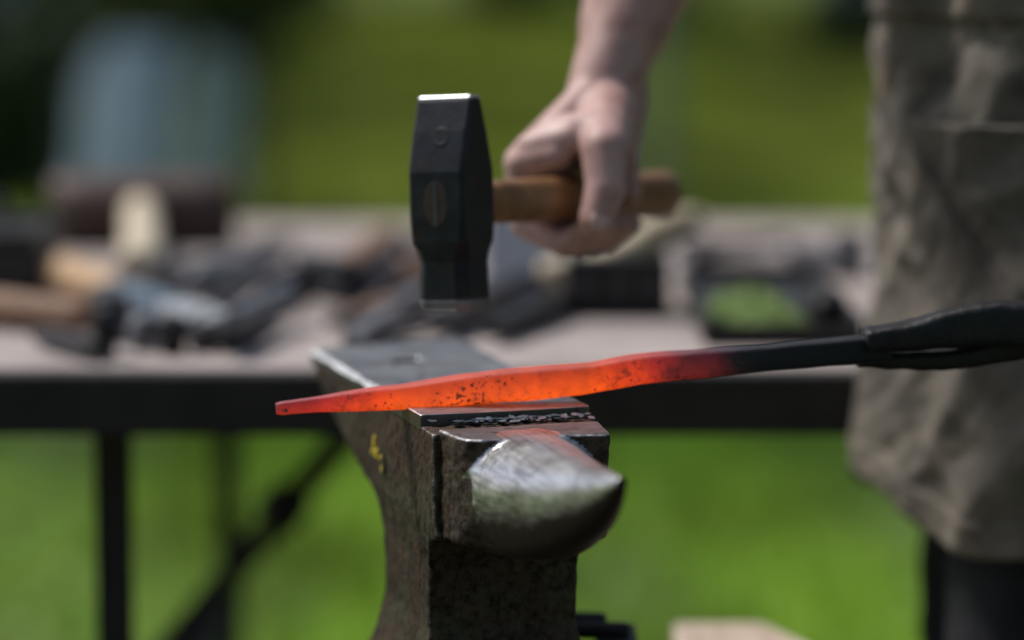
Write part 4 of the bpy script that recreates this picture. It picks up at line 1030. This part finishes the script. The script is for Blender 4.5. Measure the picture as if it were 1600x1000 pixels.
mb.capsule(shR, .06, (tor.x, tor.y, 1.40), .075); mb.capsule(shL, .06, (tor.x, tor.y, 1.40), .075)
nk = Vector((tor.x - .02, tor.y, 1.42)); hdp = Vector((tor.x - .075, tor.y - .01, 1.60))
mb.capsule(nk, .060, hdp - Vector((0, 0, .07)), .056)
hrot = Matrix.Rotation(R(-22), 3, 'Y')
H = lambda p: hdp + hrot @ Vector(p)                    # head frame: -x is the face
mb.ell(H((.0, 0, .02)), (.098, .076, .105), hrot); mb.ell(H((-.025, 0, -.045)), (.07, .062, .075), hrot)
mb.capsule(H((-.092, 0, .015)), .010, H((-.108, 0, -.028)), .015); mb.capsule(H((-.086, .018, -.074)), .011, H((-.086, -.018, -.074)), .011)
mb.capsule(H((-.083, .020, .033)), .013, H((-.083, .048, .030)), .012); mb.capsule(H((-.083, -.020, .033)), .013, H((-.083, -.048, .030)), .012)
mb.capsule(H((-.062, 0, -.108)), .022, H((-.055, 0, -.10)), .024)
for s in (-1, 1): mb.ell(H((.012, s * .077, -.005)), (.018, .009, .032), hrot)
hipL, hipR = Vector((.455, 2.675, .92)), Vector((.455, 2.86, .92))
knL, knR = Vector((.425, 2.655, .50)), Vector((.435, 2.90, .50)); anL, anR = Vector((.45, 2.65, .10)), Vector((.50, 2.92, .10))
for h_, k_, a_ in ((hipL, knL, anL), (hipR, knR, anR)):
    mb.capsule(h_, .082, k_, .056); mb.capsule(k_, .056, k_.lerp(a_, .35), .056); mb.capsule(k_.lerp(a_, .35), .056, a_, .036)
    mb.capsule(a_, .034, (a_.x - .16, a_.y, .045), .028)
mb.v = [p - sr for p in mb.v]
me = mb.remesh(.0025, 5, .5)
body = from_mesh("body", me, M['skin'], sm_root)
# thumb nails, eyes
for tipv, dr, outv in (nailR, nailL):
    outv = outv.normalized(); outv = (outv - dr * outv.dot(dr)).normalized(); sx_ = dr.cross(outv).normalized(); rot = Matrix((sx_, dr, outv)).transposed()
    mb = MB(); mb.ell(tipv - sr + outv * .0096 + dr * .001, (.0080, .0090, .0032), rot, 16, 8); mb.build("thumb_nail", M['nail'], sm_root, True)
for s in (-1, 1):
    mb = MB(); mb.ell(H((-.084, s * .032, .014)) - sr, (.011, .012, .009), hrot, 14, 8); mb.build("eye", M['plate'], sm_root, True)
mb = MB(); mb.ell(H((.012, 0, .045)) - sr, (.100, .081, .095), hrot); mb.ell(H((.045, 0, .0)) - sr, (.068, .074, .085), hrot)
me = mb.remesh(.004, 2); rough_up(me, [(.006, 60, 1)]); from_mesh("hair", me, M['hair'], sm_root)
# shirt: torso and sleeves to just above the elbow
mb = MB()
mb.ell((tor.x + .0, tor.y, 1.28), (.137, .198, .205)); mb.ell((tor.x + .01, tor.y, 1.08), (.130, .170, .19)); mb.ell((tor.x + .012, tor.y, .95), (.134, .182, .13))
mb.capsule(shR, .069, (tor.x, tor.y, 1.40), .08); mb.capsule(shL, .069, (tor.x, tor.y, 1.40), .08)
for sh, el in ((shR, eR), (shL, eL)): mb.capsule(sh, .066, sh.lerp(el, .72), .058, 20)
mb.v = [p - sr for p in mb.v]; me = mb.remesh(.006, 4); rough_up(me, [(.006, 14, 1), (.003, 30, 1)]); from_mesh("shirt", me, M['shirt'], sm_root)
# trousers
mb = MB(); mb.ell((tor.x + .012, tor.y + .005, .93), (.135, .185, .12))
for h_, k_, a_ in ((hipL, knL, anL), (hipR, knR, anR)):
    mb.capsule(h_, .100, k_, .082); mb.capsule(k_, .082, a_ + Vector((.005, 0, .03)), .066)
mb.v = [p - sr for p in mb.v]; me = mb.remesh(.007, 4); rough_up(me, [(.009, 9, 1), (.005, 22, 1)]); from_mesh("trousers", me, M['trouser'], sm_root)
for a_ in (anL, anR):
    mb = MB(); mb.capsule((a_.x, a_.y, .11), .052, (a_.x, a_.y, .05), .050); mb.capsule((a_.x + .02, a_.y, .045), .046, (a_.x - .17, a_.y, .040), .040, 16, ((0, 0, 1), .85))
    mb.v = [Vector((p.x, p.y, max(p.z, 0.0))) - sr for p in mb.v]; me = mb.remesh(.005, 2); from_mesh("boot", me, M['boot'], sm_root)

# apron: wrapped sheet with folds
AC = Vector((.452, 2.765, 0))
def apron_pt(phi, z, off=0.0):
    """phi 0 = front (-x), positive towards the viewer side"""
    lo = max(0, min(1, (1.05 - z) / .43))
    rx = .143 + .004 * lo; ry = .198 + .010 * lo
    bx_ = -rx * math.cos(phi); by_ = -ry * math.sin(phi)
    n = Vector((-math.cos(phi) / rx, -math.sin(phi) / ry, 0)).normalized()
    a_ = phi * .19                                             # metres round the body
    f = (.012 + .010 * lo) * mnoise.noise(Vector((a_ * 7, z * 4.0, 3.1))) + .007 * lo * math.sin(phi * 4.2 + 3 * z)
    for (sc_, am, ang, sd_) in ((9, .0090, .75, 1.0), (15, .0058, -.7, 4.0), (30, .0020, .5, 9.0)):   # irregular diagonal creases
        x_ = a_ * math.cos(ang) + z * math.sin(ang); y_ = -a_ * math.sin(ang) + z * math.cos(ang)
        f += am * (.55 - 1.9 * abs(mnoise.noise(Vector((x_ * sc_ * .55, y_ * sc_ * 1.5, sd_)))))
    f -= .022 * math.exp(-((phi - .62) / .15) ** 2) * max(0, min(1, (z - .965) / .03))
    f -= .020 * max(0, min(1, (.69 - z) / .06)) ** 2 * max(0, 1 - abs(phi) / .9)
    return AC + Vector((bx_, by_, z)) + n * (f + off + .010)
def sheet(name, phis, zs_, off, mat, thick, nx, nz, hem=None):
    vs = []
    for j in range(nz + 1):
        for i in range(nx + 1):
            ph = phis[0] + (phis[1] - phis[0]) * i / nx; v = j / nz
            z0, z1 = zs_(ph) if callable(zs_) else zs_
            vs.append(apron_pt(ph, z0 + (z1 - z0) * v, off) - sr)
    fs = [(j * (nx + 1) + i, j * (nx + 1) + i + 1, (j + 1) * (nx + 1) + i + 1, (j + 1) * (nx + 1) + i) for j in range(nz) for i in range(nx)]
    o = mesh_obj(name, vs, fs, mat, sm_root, True); md = o.modifiers.new("s", 'SOLIDIFY'); md.thickness = thick; md.offset = 0; return o
def hem_z(p): return .642 + .030 * math.exp(-(p / .40) ** 2) + .006 * math.sin(p * 5)
ap = sheet("apron", (-1.95, 1.95), lambda p: (hem_z(p), 1.08), 0, M['apron'], .0035, 220, 130)
sheet("apron_hem", (-1.95, 1.95), lambda p: (hem_z(p) - .0005, hem_z(p) + .028), .0022, M['apron'], .004, 160, 6)
sheet("apron_bib", (-.75, .75), (1.07, 1.36), .004, M['apron'], .0035, 60, 40)
def pocket():
    nx, nz = 50, 50; vs = []
    for j in range(nz + 1):
        z = .79 + (.967 - .79) * j / nz; p0 = min(1.25, .40 + max(0, (.967 - z)) / .105 * .58)
        for i in range(nx + 1):
            t_ = i / nx; ph = p0 + (1.75 - p0) * t_
            gape = .016 * (j / nz) ** 4 * math.sin(math.pi * min(1, t_ * 1.15)) ** .8
            vs.append(apron_pt(ph, z, .0045 + gape) - sr)
    fs = [(j * (nx + 1) + i, j * (nx + 1) + i + 1, (j + 1) * (nx + 1) + i + 1, (j + 1) * (nx + 1) + i) for j in range(nz) for i in range(nx)]
    o = mesh_obj("pocket", vs, fs, M['apron'], sm_root, True); md = o.modifiers.new("s", 'SOLIDIFY'); md.thickness = .004; md.offset = 0
    vs = [apron_pt(.40 + max(0, (.967 - z)) / .105 * .58, z, .0075) - sr for z in [.80 + .167 * k / 30 for k in range(31)] if .40 + (.967 - z) / .105 * .58 < 1.25]
    MB().tube(vs, [(.0022, .0016)] * len(vs), 8).build("pocket_seam", M['apron'], sm_root, True)
pocket()
sheet("waist_tie", (-3.2, 3.2), (1.045, 1.07), .007, M['apron'], .003, 160, 3)
